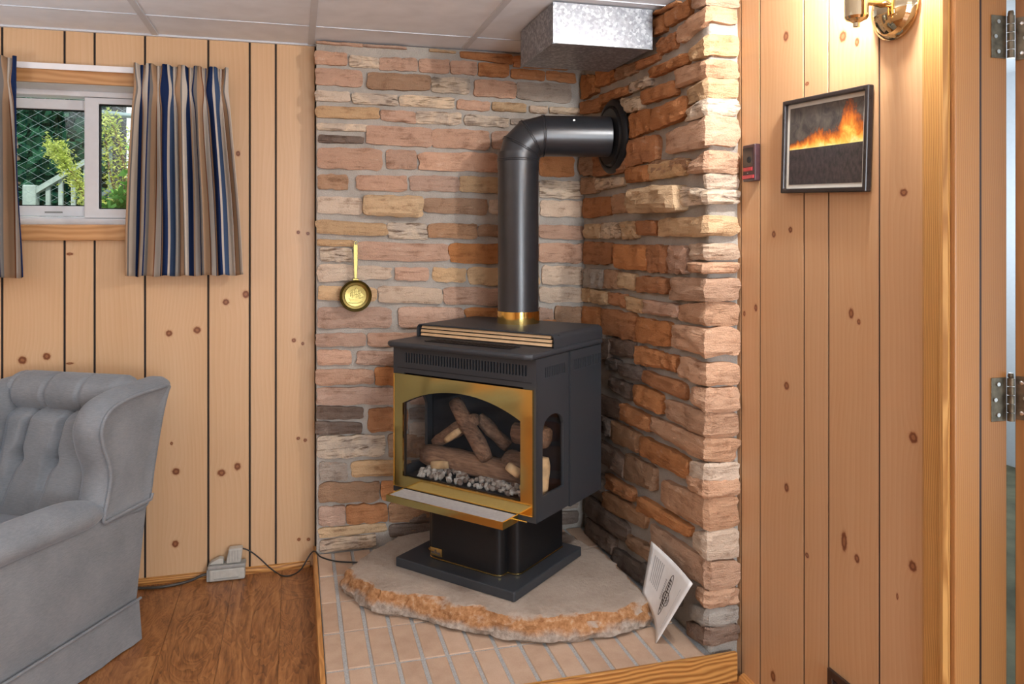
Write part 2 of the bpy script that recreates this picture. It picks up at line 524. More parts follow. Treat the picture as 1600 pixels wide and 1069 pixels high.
def curtain_mat():
    t = NT('striped_cloth')
    uv = t.new('ShaderNodeTexCoord').outputs['UV']
    u, v, _ = t.xyz(uv)
    navy, blue, cream, tan, rust, grey = (.022, .042, .125), (.075, .125, .24), (.74, .67, .58), (.54, .36, .225), (.30, .115, .05), (.26, .245, .23)
    seq = [(navy, 10), (cream, 3), (blue, 6), (cream, 9), (rust, 1.5), (tan, 7), (grey, 2), (cream, 6), (navy, 7), (tan, 3), (cream, 9), (navy, 2), (grey, 4), (tan, 7), (rust, 1.5), (cream, 8), (navy, 1.6), (tan, 4)]
    tot = sum(w for _, w in seq); acc = 0; st = []
    for c, w in seq:
        st.append((acc/tot, c)); acc += w
    c = t.ramp(t.math('FRACT', u), st, 'CONSTANT')
    n = t.noise(t.comb(t.math('MULTIPLY', u, 300), t.math('MULTIPLY', v, 300), 0.0), 1.0, 2)
    c = t.mix(t.math('MULTIPLY', n, .25), c, t.mix(1.0, c, (.6, .6, .6), 'MULTIPLY'))
    df = t.new('ShaderNodeBsdfDiffuse'); t.put(df.inputs[0], c)
    tl = t.new('ShaderNodeBsdfTranslucent'); t.put(tl.inputs[0], c)
    mx = t.new('ShaderNodeMixShader'); mx.inputs[0].default_value = .28
    t.l.new(df.outputs[0], mx.inputs[1]); t.l.new(tl.outputs[0], mx.inputs[2]); t.l.new(mx.outputs[0], t.out.inputs[0])
    M['striped_cloth'] = t.m
curtain_mat()

def leafmat(name, a, b, trans=.35):
    t = NT(name); r = t.noise(t.gpos(), 14, 2)
    c = t.ramp(r, [(.35, a), (.65, b)])
    df = t.new('ShaderNodeBsdfDiffuse'); t.put(df.inputs[0], c)
    tl = t.new('ShaderNodeBsdfTranslucent'); t.put(tl.inputs[0], c)
    mx = t.new('ShaderNodeMixShader'); mx.inputs[0].default_value = trans
    t.l.new(df.outputs[0], mx.inputs[1]); t.l.new(tl.outputs[0], mx.inputs[2]); t.l.new(mx.outputs[0], t.out.inputs[0])
    M[name] = t.m
leafmat('leaf_dark', (.012, .045, .030), (.035, .11, .055), .2)
leafmat('leaf_lime', (.40, .48, .09), (.62, .66, .22))
leafmat('leaf_green', (.10, .28, .06), (.22, .45, .12))

def log_mat():
    t = NT('log_bark'); p = t.pos(); x, y, z = t.xyz(p)
    n = t.noise(t.comb(t.math('MULTIPLY', x, 14), t.math('MULTIPLY', y, 120), t.math('MULTIPLY', z, 120)), 1.0, 4, .6, .4)
    n2 = t.noise(p, 12, 3)
    c = t.ramp(t.math('ADD', t.math('MULTIPLY', n, .7), t.math('MULTIPLY', n2, .4)), [(.35, (.09, .05, .032)), (.6, (.27, .155, .095)), (.8, (.40, .25, .15))])
    t.bump(n, .8, .006)
    M['log_bark'] = t.fin(c, .9, 0, .15)
    plain('log_split', (.62, .42, .22), .85, var=.25, scale=30, bump=.4)
log_mat()
def ember():
    t = NT('ember_rock'); oi = t.new('ShaderNodeObjectInfo'); n = t.noise(t.gpos(), 90, 3)
    c = t.ramp(t.math('ADD', t.math('MULTIPLY', oi.outputs['Random'], .6), t.math('MULTIPLY', n, .5)), [(.2, (.16, .10, .075)), (.5, (.33, .28, .23)), (.85, (.56, .52, .46))])
    t.bump(n, .6, .004); M['ember_rock'] = t.fin(c, .9, 0, .2)
ember()
def fire_photo():
    """the print in the frame: a line of flames between dark smoke and a dark field (flat print)"""
    t = NT('fire_print'); uv = t.new('ShaderNodeTexCoord').outputs['UV']; u, v, _ = t.xyz(uv)
    n = t.noise(t.comb(t.math('MULTIPLY', u, 9), t.math('MULTIPLY', v, 5), 0.0), 1.0, 5, .65, .8)
    n2 = t.noise(t.comb(t.math('MULTIPLY', u, 28), t.math('MULTIPLY', v, 10), 3.0), 1.0, 4, .65)
    line = t.math('ADD', .455, t.math('MULTIPLY', u, .02))
    # flame height profile: low left, swell in the middle, tall plume at right
    prof = t.ramp(u, [(0, (.10,.10,.10)), (.2, (.16,.16,.16)), (.42, (.27,.27,.27)), (.6, (.22,.22,.22)), (.70, (.26,.26,.26)), (.76, (.60,.60,.60)), (.86, (.62,.62,.62)), (.95, (.40,.40,.40)), (1, (.34,.34,.34))])
    hgt = t.math('MULTIPLY', prof, t.math('ADD', .45, t.math('MULTIPLY', n2, .95)))
    up = t.math('DIVIDE', t.math('SUBTRACT', v, line), hgt)
    up2 = t.math('ADD', up, t.math('MULTIPLY', t.math('SUBTRACT', n, .5), .9))
    fl = t.ramp(up2, [(0, (.95, .78, .30)), (.16, (.90, .55, .10)), (.38, (.72, .22, .03)), (.68, (.34, .085, .02)), (.92, (.075, .055, .045)), (1, (.06, .055, .05))])
    smoke = t.ramp(n, [(.35, (.045, .042, .040)), (.7, (.115, .10, .085))])
    above = t.mix(t.math('GREATER_THAN', up2, .93), fl, smoke)
    field = t.ramp(n2, [(.35, (.026, .024, .026)), (.7, (.062, .053, .052))])
    c = t.mix(t.math('GREATER_THAN', v, line), field, above)
    M['fire_print'] = t.fin(c, .12, 0, .5)
fire_photo()
def paper():
    t = NT('paper'); n = t.noise(t.pos(), 25, 3)
    c = t.ramp(n, [(.3, (.78, .76, .73)), (.7, (.86, .85, .83))])
    M['paper'] = t.fin(c, .45, 0, .4)
paper()

# ================================================================== STRUCTURE
YP, XP, ZC = 3.448, 1.362, 2.21           # face of the window wall, face of the door wall, ceiling height
HZ, HY0, HX0 = .088, 2.213, .075          # hearth: top, front edge, left edge
SY, SX = 3.352, 1.262                     # mortar faces of the two stone walls
rng = random.Random(7)

def shared_plank(x0, x1, y0, y1, z0, z1):
    return MB().box(x0, x1, y0, y1, z0, z1)

# ---- floor
floor = tag(MB().box(-2.7, 1.50, -2.5, 3.60, -.06, -.009).build('floor', M['groove_black']), 'brown burl-patterned laminate floor of long planks', 'floor', kind='structure')
xs = -.055
px_ = [xs + .192*k for k in range(-14, 8)]
for k, x0 in enumerate(px_):
    x1 = x0 + .192
    if x1 <= -2.7 or x0 >= 1.48: continue
    ys = -2.5 - .3*((k*5) % 4)
    while ys < 3.46:
        ye = ys + 1.25
        a, b = max(ys, -2.5), min(ye, 3.46)
        if b > a + .02:
            MB().box(max(x0, -2.7)+.0006, min(x1, 1.48)-.0006, a+.0006, b-.0006, -.009, 0).build('plank', M['laminate'], floor)
        ys = ye

# ---- back wall: dark backing with a window hole, planks in front
WX0, WX1, WZ0, WZ1 = -1.302, -.347, 1.42, 2.03       # window opening
wb = MB()
wb.box(-2.7, WX0, YP+.0045, YP+.10, 0, ZC); wb.box(WX1, 1.50, YP+.0045, YP+.10, 0, ZC)
wb.box(WX0, WX1, YP+.0045, YP+.10, 0, WZ0); wb.box(WX0, WX1, YP+.0045, YP+.10, WZ1, ZC)
wall_back = tag(wb.build('wall_back', M['groove_black']), 'knotty pine plank wall with black grooves around the small window', 'wall', kind='structure')

def kpx(points, plane, val):
    out = []
    for (x, y, w, h) in points:
        p = onY(x, y, val) if plane == 'y' else onX(x, y, val)
        d = p.x*FW.x + p.y*FW.y
        a = p.x if plane == 'y' else p.y
        s = 1.0 if plane == 'y' else 1.55
        out.append((a, p.z, max(.003, w*.5*d/FPX*s), max(.003, h*.5*d/FPX)))
    return out
back_knots = kpx([(35,563,11,11),(73,557,10,10),(109,397,9,4),(109,568,10,3),(264,521,9,9),(308,516,10,10),(353,472,9,9),(384,460,9,11),
    (466,363,5,5),(481,365,5,5),(459,532,6,6),(473,537,4,5),(372,240,6,8),(275,737,10,10),(346,739,11,10),(371,729,9,11),(274,850,9,10),
    (467,843,5,5),(482,843,5,5),(466,685,5,5),(477,688,5,5),(372,940,8,8),(35,780,9,9),(70,800,9,8),(268,693,4,5)], 'y', YP)
GX = [-2.70, -2.49, -2.29, -2.12, -1.97, -1.77, -1.52, -1.302, -1.093, -.877, -.77, -.586, -.347, -.185, -.081, .078]
g = .0038
for i in range(len(GX)-1):
    a, b = GX[i], GX[i+1]
    kn = [k for k in back_knots if a < k[0] < b]
    m = pine('pine_back', 'x', kn, PB, PD, seed=i*3.7, freq=15+3*(i % 3))
    segs = [(0, ZC)]
    if a >= WX0-.01 and b <= WX1+.01: segs = [(0, WZ0), (WZ1, ZC)]
    for z0, z1 in segs:
        MB().box(a+g, b-(g if b < .07 else 0), YP, YP+.0045, z0, z1).build('plank', m, wall_back, bevel=.002, seg=1)

# ---- right wall with the doorway
DY0, DY1, DZ = .57, 1.400, 2.03
wr = MB()
wr.box(XP+.003, 1.475, DY1, 3.55, 0, ZC); wr.box(XP+.003, 1.475, -2.5, DY0, 0, ZC); wr.box(XP+.003, 1.475, DY0, DY1, DZ+.02, ZC)
wall_right = tag(wr.build('wall_right', M['groove_black']), 'knotty pine plank wall between the stone wall and the doorway', 'wall', kind='structure')
right_knots = kpx([(1228,57,8,15),(1317,57,10,17),(1339,66,6,13),(1261,131,6,6),(1412,301,10,12),(1209,366,6,10),(1235,359,6,9),(1181,481,5,11),(1163,490,4,8),
    (1229,603,8,12),(1229,762,7,13),(1208,1057,8,16),(1319,846,8,30),(1339,873,7,13),(1426,885,10,16),(1261,868,6,8),(1330,490,7,16),(1342,503,5,9),(1427,684,11,17),
    (1402,932,3,10)], 'x', XP)
GY = [3.45, 2.214, 2.108, 1.894, 1.789, 1.601, 1.440]
for i in range(len(GY)-1):
    a, b = GY[i], GY[i+1]
    kn = [k for k in right_knots if b < k[0] < a]
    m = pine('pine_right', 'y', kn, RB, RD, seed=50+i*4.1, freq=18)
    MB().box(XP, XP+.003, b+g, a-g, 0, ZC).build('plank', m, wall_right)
yy = DY0 - .07; k = 0
while yy > -2.4:
    wd = (.11, .21, .16, .24)[k % 4]; k += 1
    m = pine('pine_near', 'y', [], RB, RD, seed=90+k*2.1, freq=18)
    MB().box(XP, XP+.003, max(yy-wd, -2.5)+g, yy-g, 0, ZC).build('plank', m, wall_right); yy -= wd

# ---- the two walls out of the picture
wood_far = pine('pine_far', 'x', [], RB, RD, seed=33)
wood_far2 = pine('pine_far_left', 'y', [], PB, PD, seed=35)
tag(MB().box(-2.8, 1.5, -2.6, -2.5, 0, ZC).build('wall_rear', wood_far), 'pine wall behind the viewer', 'wall', kind='structure')
tag(MB().box(-2.8, -2.7, -2.6, 3.55, 0, ZC).build('wall_left', wood_far2), 'pine wall at the far left of the room', 'wall', kind='structure')

# ---- ceiling: grid of bars with lay-in tiles
ceil = tag(MB().box(-2.8, 1.5, -2.6, 3.60, ZC+.03, ZC+.08).build('ceiling', M['wall_paint']), 'suspended ceiling of white tiles in a metal grid', 'ceiling', kind='structure')
bx = [-2.42, -1.80, -1.175, -.545, .063, .701, 1.32]
by = [3.14, 2.53, 1.92, 1.31, .70, .09, -.52, -1.13, -1.74, -2.35]
cxs = [-2.7] + bx + [1.37]
cys = [3.46] + by + [-2.5]
for i in range(len(cxs)-1):
    for j in range(len(cys)-1):
        a, b, c, d = cxs[i], cxs[i+1], cys[j+1], cys[j]
        if b-a < .02: continue
        MB().box(a+.004, b-.004, c+.0025, d-.0025, ZC+.004, ZC+.02).build('ceiling_tile', M['ceiling_tile'], ceil, bevel=.003, seg=1)
for x in bx:
    MB().box(x-.012, x+.012, -2.5, YP, ZC-.001, ZC+.006).build('t_bar', M['t_bar'], ceil)
for y in by:
    for i in range(len(cxs)-1):
        a, b = cxs[i], cxs[i+1]
        MB().box(a+.013, b-.013, y-.003, y+.003, ZC+.001, ZC+.006).build('cross_bar', M['t_bar'], ceil)
MB().box(-2.7, .09, YP-.016, YP, ZC-.003, ZC+.006).build('wall_angle', M['t_bar'], ceil)

# ---- stone walls ------------------------------------------------------------
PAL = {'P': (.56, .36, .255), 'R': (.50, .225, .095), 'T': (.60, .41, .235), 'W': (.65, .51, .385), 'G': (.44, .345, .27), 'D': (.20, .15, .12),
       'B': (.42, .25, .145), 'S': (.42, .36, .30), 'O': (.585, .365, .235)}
mw = MB()
def mort_back(i, j):
    x = .083 + (SX+.02-.083)*i/60; z = .0 + ZC*j/90
    return (x, SY - .008*nz(x*9, z*9, 1.3) - .003*nz(x*40, z*40, 5), z)
mw.grid(mort_back, 60, 90)
mw.box(.083, .100, SY+.006, YP-.001, .0, ZC)
wall_sb = tag(mw.build('wall_stone_back', M['mortar'], smooth=True, fix=False), 'rough sandstone wall behind the black stove with grey mortar', 'wall', kind='structure')
mw = MB()
YE = 2.235                                        # mortar of the wall's end face
def mort_right(i, j):
    # runs along the side face, round the free end, to the pine wall
    L1, L2 = SY+.01-YE, XP-SX
    s = (L1+L2)*i/64; z = ZC*j/90
    e = .008*nz(s*9, z*9, 8.3) + .003*nz(s*40, z*40, 2)
    if s <= L1: return (SX - e, SY+.01 - s, z)
    return (SX + (s-L1), YE - e, z)
mw.grid(mort_right, 64, 90)
wall_sr = tag(mw.build('wall_stone_right', M['mortar'], smooth=True, fix=False), 'rough sandstone return wall with a pale lit end beside the pine wall', 'wall', kind='structure')

def stone(P, H, parent, code, proud=.026, seed=0, nx=12, ny=6, rough=1.0, grow=(1.0, 1.0)):
    """P(s, t) -> (base point, outward normal), s and t in 0..1; a rounded, broken-faced block standing proud of the mortar"""
    vs_ = []; fs_ = []
    sd = seed*7.31
    tilt_s, tilt_t = nz(sd, 1.1)*.35, nz(sd, 2.2)*.35
    for j in range(ny+1):
        for i in range(nx+1):
            s, t = i/nx, j/ny
            es = min(s, 1-s); et = min(t, 1-t)
            # ragged outline
            s2 = s + (nz(t*2.5+sd, 3.3)*.03 if i in (0, nx) else nz(s*4+sd, t*4)*.015)*rough
            t2 = t + (nz(s*5+sd, 9.1)*.10 if j in (0, ny) else 0)*rough
            if i in (0, nx) and j in (0, ny):
                s2 += (.020 if i == 0 else -.020); t2 += (.05 if j == 0 else -.05)
            p, n = P(.5+(s2-.5)*grow[0], .5+(t2-.5)*grow[1])
            e = min(es*nx*.55, et*ny*.75, 1.0)
            h = proud * (.74 + .26*math.sin(e*math.pi/2)) * (1 + tilt_s*(s-.5)*2*.6 + tilt_t*(t-.5)*2*.6)
            h += (.004+.12*proud)*rough*nz(p.x*24+sd, p.y*24, p.z*30) + .005*rough*(abs(nz(p.x*46+sd*2, p.y*46, p.z*60))*2-.5) + .003*rough*nz(p.x*110, p.y*110+sd, p.z*130)
            vs_.append(p + n*max(h, proud*.35))
    W1 = nx+1
    for j in range(ny):
        for i in range(nx):
            a = j*W1+i
            fs_.append((a, a+1, a+W1+1, a+W1))
    edge = [i for i in range(nx+1)] + [j*W1+nx for j in range(1, ny+1)] + [ny*W1+i for i in range(nx-1, -1, -1)] + [j*W1 for j in range(ny-1, 0, -1)]
    n0 = len(vs_)
    for q in edge:
        i, j = q % W1, q // W1
        p, n = P(i/nx, j/ny)
        # foot of the skirt sits inside the mortar, under the rim
        pr = vs_[q]
        hh = (pr - p).dot(n)
        vs_.append(pr - n*(hh + .014))
    m = len(edge)
    for k in range(m):
        a, b = edge[k], edge[(k+1) % m]
        fs_.append((b, a, n0+k, n0+(k+1) % m))
    me = bpy.data.meshes.new('stone')
    me.from_pydata([tuple(v) for v in vs_], [], fs_)
    me.update()
    striped = code.endswith('x')
    o = link('stone', me, M['striped_stone' if striped else 'sandstone'], parent, smooth=False)
    smooth_by_angle(o, 24)
    c = PAL[code[0]]
    r2 = random.Random(seed*13+5)
    v = r2.uniform(.86, 1.12); w = r2.uniform(-.03, .03)
    o.color = (min(1, c[0]*v+w), c[1]*v, max(.01, c[2]*v-w*.5), 1)
    return o

def quad_back(q, org, sc, code, proud, seed, Y=None):
    xl, xr, ytl, ytr, ybl, ybr = q
    Yf = SY - proud*.8
    c = [onY(org[0]+x/sc, org[1]+y/sc, Yf) for x, y in ((xl, ybl), (xr, ybr), (xr, ytr), (xl, ytl))]
    def P(s, t):
        p = (c[0]*(1-s)+c[1]*s)*(1-t) + (c[3]*(1-s)+c[2]*s)*t
        return Vector((p.x, SY, p.z)), Vector((0, -1, 0))
    return stone(P, None, wall_sb, code, proud, seed, grow=(1.015, 1.04))

A5, A6, A7, A8 = (480, 40), (480, 300), (480, 560), (480, 800)
BACK = [
 (A5, [((55,330,90,108,104,128),'P'),((335,590,108,125,124,140),'P'),((730,885,135,152,152,164),'T'),((915,1225,152,172,190,232),'R'),((1230,1560,178,200,245,262),'R'),
  ((45,238,145,165,225,235),'P'),((252,428,175,195,242,256),'Wx'),((432,658,188,195,262,272),'P'),((668,848,195,205,275,284),'P'),((855,1012,208,215,285,292),'P'),((1020,1202,220,230,298,306),'R'),((1215,1415,255,270,310,328),'R'),((1425,1600,268,285,322,345),'R'),
  ((48,325,250,268,350,364),'P'),((358,732,278,295,377,384),'B'),((740,968,305,312,392,405),'Sx'),((998,1245,320,335,418,432),'P'),((1248,1570,335,350,432,462),'S'),
  ((48,255,385,395,447,452),'W'),((270,540,400,412,464,476),'Gx'),((550,875,412,430,476,494),'Tx'),((897,1090,438,455,496,508),'P'),((1105,1305,452,465,505,516),'T'),((1328,1432,475,480,516,522),'W'),((1448,1640,482,492,522,532),'Tx'),
  ((55,430,478,490,546,556),'T'),((438,648,500,512,562,582),'P'),((650,918,508,520,582,590),'Gx'),((940,1200,525,550,592,605),'Wx'),((1212,1420,552,556,588,594),'G'),((1430,1640,556,562,600,606),'T'),
  ((60,362,578,590,622,630),'Wx'),((66,335,648,662,697,702),'D'),((350,745,595,612,702,724),'P'),((748,1085,615,625,724,737),'P'),((1100,1370,630,634,732,742),'P'),((1385,1650,640,650,745,752),'B'),
  ((62,445,728,735,847,860),'P'),((472,652,740,745,852,854),'P'),((668,1145,755,760,857,872),'P'),((1160,1370,765,770,875,885),'B'),((1385,1590,772,785,895,902),'R'),
  ((65,245,885,890,970,977),'B'),((295,595,890,897,977,989),'P'),((612,905,893,900,982,989),'P'),((908,1180,897,905,990,996),'T'),((1190,1375,905,912,1000,1005),'P'),((1385,1640,920,930,1022,1032),'Wx')]),
 (A6, [((60,325,28,35,126,134),'W'),((335,688,20,24,136,150),'T!'),((694,1070,35,40,118,137),'B'),((1088,1370,45,48,128,134),'W'),((1390,1650,50,55,143,147),'W'),
  ((55,475,165,190,247,262),'T'),((482,716,185,188,277,282),'Gx'),((722,1012,188,190,270,280),'B'),((1022,1370,195,200,264,270),'B'),((1385,1650,195,205,272,287),'P'),
  ((60,280,280,288,322,325),'T'),((80,268,330,338,410,417),'Gx'),((300,845,295,315,404,414),'P'),((850,1370,308,312,422,427),'R'),((1384,1650,305,310,417,422),'P'),
  ((65,500,428,448,537,514),'W'),((523,722,448,452,524,530),'P'),((748,945,450,458,532,539),'T'),((960,1380,450,455,552,557),'T'),((1400,1650,440,450,550,552),'W'),
  ((65,410,560,572,642,652),'T'),((428,805,560,575,657,664),'W'),((814,1370,568,575,670,675),'P'),((1384,1650,568,570,657,655),'W'),
  ((65,500,688,690,812,807),'P'),((548,935,688,692,807,810),'P'),((945,1370,690,695,800,800),'R'),((1384,1465,688,700,790,795),'P'),((1478,1660,680,690,790,800),'B'),
  ((55,350,845,842,920,917),'P'),((362,660,840,840,920,922),'P'),
  ((60,262,942,945,1032,1027),'P'),((295,640,950,955,1030,1034),'P')]),
 (A7, [((50,395,66,70,162,152),'P'),((405,620,55,58,160,162),'R'),
  ((55,605,178,176,280,272),'P'),
  ((55,332,285,293,366,360),'D'),((50,325,376,385,458,447),'D'),((365,600,303,298,440,430),'R'),
  ((60,462,464,457,598,577),'Gx'),((485,700,455,455,590,585),'B'),
  ((75,240,622,625,730,724),'S'),((265,620,615,608,708,693),'T'),
  ((75,433,745,738,860,852),'B'),((442,700,735,732,847,845),'R'),
  ((70,228,890,880,1000,990),'P'),((236,480,880,870,990,972),'R'),((490,740,865,862,980,970),'B')]),
 (A8, [((70,470,100,66,158,118),'T'),((80,410,172,132,246,205),'Bx'),((490,760,78,70,150,140),'D')]),
]
sd = 1
for org, lst in BACK:
    for q, code in lst:
        proud = .058 if code.endswith('!') else (.018 if org[1] > 500 and q[1] > 560 else random.Random(sd).uniform(.012, .022))
        quad_back(q, org, 3.81, code.replace('!', ''), proud, sd); sd += 1
# courses hidden behind the stove
r3 = random.Random(3)
z = .10; row = 0
while z < 1.0:
    h = r3.uniform(.062, .09)
    x = .46 if z < .95 else .50
    while x < 1.20:
        w = min(r3.uniform(.10, .24), 1.235-x)
        if w > .04:
            def P(s, t, x=x, w=w, z=z, h=h):
                return Vector((x+.006+(w-.012)*s, SY, z+.006+(h-.012)*t)), Vector((0, -1, 0))
            stone(P, None, wall_sb, r3.choice('PRBDS'), .016, sd, nx=6, ny=4); sd += 1
        x += w
    z += h

def side_pt(x, y, Xf): return onX(x, y, Xf)
def quad_right(q, org, sc, code, proud, seed):
    xl, xr, ytl, ytr, ybl, ybr = q
    c = [onX(org[0]+x/sc, org[1]+y/sc, SX-proud*.8) for x, y in ((xl, ybl), (xr, ybr), (xr, ytr), (xl, ytl))]
    for v in c:
        v.y = min(v.y, SY-.012); v.z = min(v.z, ZC-.004)
    def P(s, t):
        p = (c[0]*(1-s)+c[1]*s)*(1-t) + (c[3]*(1-s)+c[2]*s)*t
        return Vector((SX, p.y, p.z)), Vector((-1, 0, 0))
    return stone(P, None, wall_sr, code, proud, seed, grow=(1.05, 1.10))
def quoin(q, org, sc, code, proud, seed, extra=None):
    """corner stone: along the side face, round the corner and across the end face. q = (xl, ytl, ybl, y_top_end, y_bottom_end)"""
    xl, ytl, ybl, yte, ybe = q
    Xf, Yf = SX-proud, YE-proud
    a = onX(org[0]+xl/sc, org[1]+ytl/sc, Xf); b = onX(org[0]+xl/sc, org[1]+ybl/sc, Xf)
    zt = min(onY(1130, org[1]+yte/sc, Yf).z, ZC-.004); zb = onY(1130, org[1]+ybe/sc, Yf).z
    L1 = max(a.y - Yf, .03); L2 = XP-.006-Xf
    def P(s, t):
        u = s*(L1+L2)
        k = min(max(u/L1, 0), 1)
        z0 = b.z + (zb-b.z)*k; z1 = min(a.z, ZC-.004) + (zt-min(a.z, ZC-.004))*k
        z = z0 + (z1-z0)*t
        if u < L1-.022: return Vector((SX, YE-proud+L1-u, z)), Vector((-1, 0, 0))
        if u > L1+.022: return Vector((SX-proud+(u-L1), YE, z)), Vector((0, -1, 0))
        w = (u-L1+.022)/.044
        n = Vector((-(1-w), -w, 0)); 
        base = Vector((SX-.0, YE-proud+.022, z)).lerp(Vector((SX-proud+.022, YE, z)), w)
        return base, n.normalized()
    n1 = max(3, int(L1/.035))
    return stone(P, None, wall_sr, code, proud, seed, nx=min(16, n1+8), ny=6, grow=(1.0, 1.07))
R1, R2, R3, R4 = (780, 0), (850, 230), (850, 480), (850, 730)
RIGHT = [
 (R1, 4.0, [((945,1105,58,2,100,36),'R'),((945,1028,118,90,228,190),'R'),((1036,1178,78,-6,165,90),'R'),
  ((985,1100,255,198,345,287),'R'),((465,594,500,474,640,575),'R'),((600,712,456,434,548,502),'R'),((722,850,425,388,502,452),'B'),((856,985,385,332,437,372),'R'),
  ((936,1165,430,328,487,397),'R'),((630,803,592,532,652,582),'R'),((812,935,520,472,582,532),'Gx'),((480,628,652,612,722,692),'R'),((760,880,622,602,707,682),'Tx'),((886,1088,572,502,652,592),'R'),
  ((812,935,722,682,862,812),'R'),((946,1152,690,602,812,727),'R'),((776,970,892,842,1042,992),'R'),((930,1160,1012,988,1097,1062),'B')]),
 (R2, 3.96, [((215,300,70,62,172,167),'B'),((305,490,62,40,180,150),'R'),((500,636,132,112,217,207),'R'),((642,870,107,67,202,167),'T'),((225,318,195,187,290,277),'B'),((322,480,197,187,267,237),'Tx'),((506,786,262,238,398,394),'T!'),
  ((240,408,322,307,437,412),'R'),((415,500,302,292,405,400),'B'),((245,343,482,477,562,560),'T'),((350,473,472,470,562,560),'Tx'),((477,560,467,462,567,557),'T'),((565,684,460,457,542,542),'R'),
  ((245,408,592,597,722,717),'R'),((430,622,607,612,742,757),'R'),((628,752,614,617,767,772),'R'),((757,872,617,620,772,772),'P'),
  ((240,358,757,762,862,872),'S'),((362,450,762,770,870,874),'B'),((455,550,777,787,862,882),'T'),((567,745,802,812,892,902),'R'),
  ((215,283,872,874,947,957),'T'),((287,385,882,897,962,972),'T'),((396,500,902,917,967,997),'R'),((506,600,927,947,1007,1027),'T'),((607,812,947,977,1022,1052),'P'),
  ((215,345,985,1000,1090,1110),'R')]),
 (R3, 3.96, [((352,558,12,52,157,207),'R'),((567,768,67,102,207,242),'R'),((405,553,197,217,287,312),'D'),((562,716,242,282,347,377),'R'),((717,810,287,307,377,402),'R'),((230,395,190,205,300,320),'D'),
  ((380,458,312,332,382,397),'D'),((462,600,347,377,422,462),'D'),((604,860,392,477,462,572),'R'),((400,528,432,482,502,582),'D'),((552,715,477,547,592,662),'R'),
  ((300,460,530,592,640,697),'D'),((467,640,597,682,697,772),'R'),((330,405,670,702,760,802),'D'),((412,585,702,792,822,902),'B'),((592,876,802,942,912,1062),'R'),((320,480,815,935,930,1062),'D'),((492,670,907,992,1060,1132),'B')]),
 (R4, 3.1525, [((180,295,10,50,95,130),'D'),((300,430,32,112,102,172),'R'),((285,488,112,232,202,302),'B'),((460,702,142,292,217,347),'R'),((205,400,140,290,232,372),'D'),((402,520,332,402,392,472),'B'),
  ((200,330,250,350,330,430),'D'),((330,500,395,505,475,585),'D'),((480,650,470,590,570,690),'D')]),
]
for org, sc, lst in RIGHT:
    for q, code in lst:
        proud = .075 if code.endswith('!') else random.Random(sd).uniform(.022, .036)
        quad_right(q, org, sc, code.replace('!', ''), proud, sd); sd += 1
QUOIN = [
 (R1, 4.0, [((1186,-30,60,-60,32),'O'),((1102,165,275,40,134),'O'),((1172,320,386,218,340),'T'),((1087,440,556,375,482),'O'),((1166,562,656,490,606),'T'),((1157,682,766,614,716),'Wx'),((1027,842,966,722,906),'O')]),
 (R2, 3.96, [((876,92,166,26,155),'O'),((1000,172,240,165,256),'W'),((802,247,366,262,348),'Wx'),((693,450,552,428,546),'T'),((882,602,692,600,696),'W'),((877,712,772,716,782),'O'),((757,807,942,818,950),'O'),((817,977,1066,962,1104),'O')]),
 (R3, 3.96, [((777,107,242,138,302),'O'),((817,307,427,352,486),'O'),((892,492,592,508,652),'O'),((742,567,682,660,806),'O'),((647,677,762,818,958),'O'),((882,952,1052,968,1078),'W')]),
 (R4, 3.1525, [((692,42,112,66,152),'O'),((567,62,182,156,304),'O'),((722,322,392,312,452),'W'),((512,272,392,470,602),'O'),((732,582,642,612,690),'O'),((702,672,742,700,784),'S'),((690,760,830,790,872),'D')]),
]
for org, sc, lst in QUOIN:
    for q, code in lst:
        quoin(q, org, sc, code, random.Random(sd).uniform(.022, .034), sd); sd += 1

# ---- baseboards, door casing, jamb, door
bm_ = MB()
bm_.prism([(0, 0), (.016, 0), (.016, .012), (.010, .021), (0, .024)], -2.69, .058, lambda a, b, h: (h, YP-a, b))
tag(bm_.build('baseboard_back', M['oak_trim_x']), 'thin pine strip along the floor under the window wall', 'baseboard', kind='structure')
bm_ = MB()
bm_.prism([(0, 0), (.020, 0), (.019, .009), (.014, .017), (.007, .022), (0, .023)], 1.455, HY0-.016, lambda a, b, h: (XP-a, h, b))
tag(bm_.build('baseboard_right', M['oak_trim_y'], smooth=False), 'small rounded wooden strip along the floor under the door wall', 'baseboard', kind='structure')
cs = MB()
prof = [(0, 1.383), (-.010, 1.383), (-.017, 1.389), (-.017, 1.398), (-.014, 1.402), (-.013, 1.446), (-.010, 1.454), (0, 1.454)]
cs.prism([(XP+a, b) for a, b in prof], 0, DZ+.06)
t1 = tag(cs.build('trim_1', M['oak_trim_z']), 'golden oak door casing with strong grain beside the pine wall', 'door casing', kind='structure')
c2 = MB(); c2.box(XP-.016, XP, DY0-.06, 1.383, DZ, DZ+.06); c2.box(XP-.016, XP, DY0-.06, DY0, 0, DZ)
tag(c2.build('trim_2', M['oak_trim_y']), 'oak casing over and beyond the doorway', 'door casing', kind='structure')
jb = MB(); jb.box(XP-.004, 1.511, 1.382, 1.400, 0, DZ)
dj = tag(jb.build('trim_3', M['jamb_wood'], bevel=.003), 'orange brown door jamb with a rebate, hinges on it', 'door jamb', kind='structure')
st_ = MB(); st_.box(XP-.004, 1.424, 1.369, 1.382, 0, DZ); st_.build('door_stop', M['jamb_wood'], dj, bevel=.003)
MB().box(1.4245, 1.4325, 1.3735, 1.3815, 0, DZ).build('dark_strip', M['brown_metal'], dj)  # thin dark brown strip beside the door stop
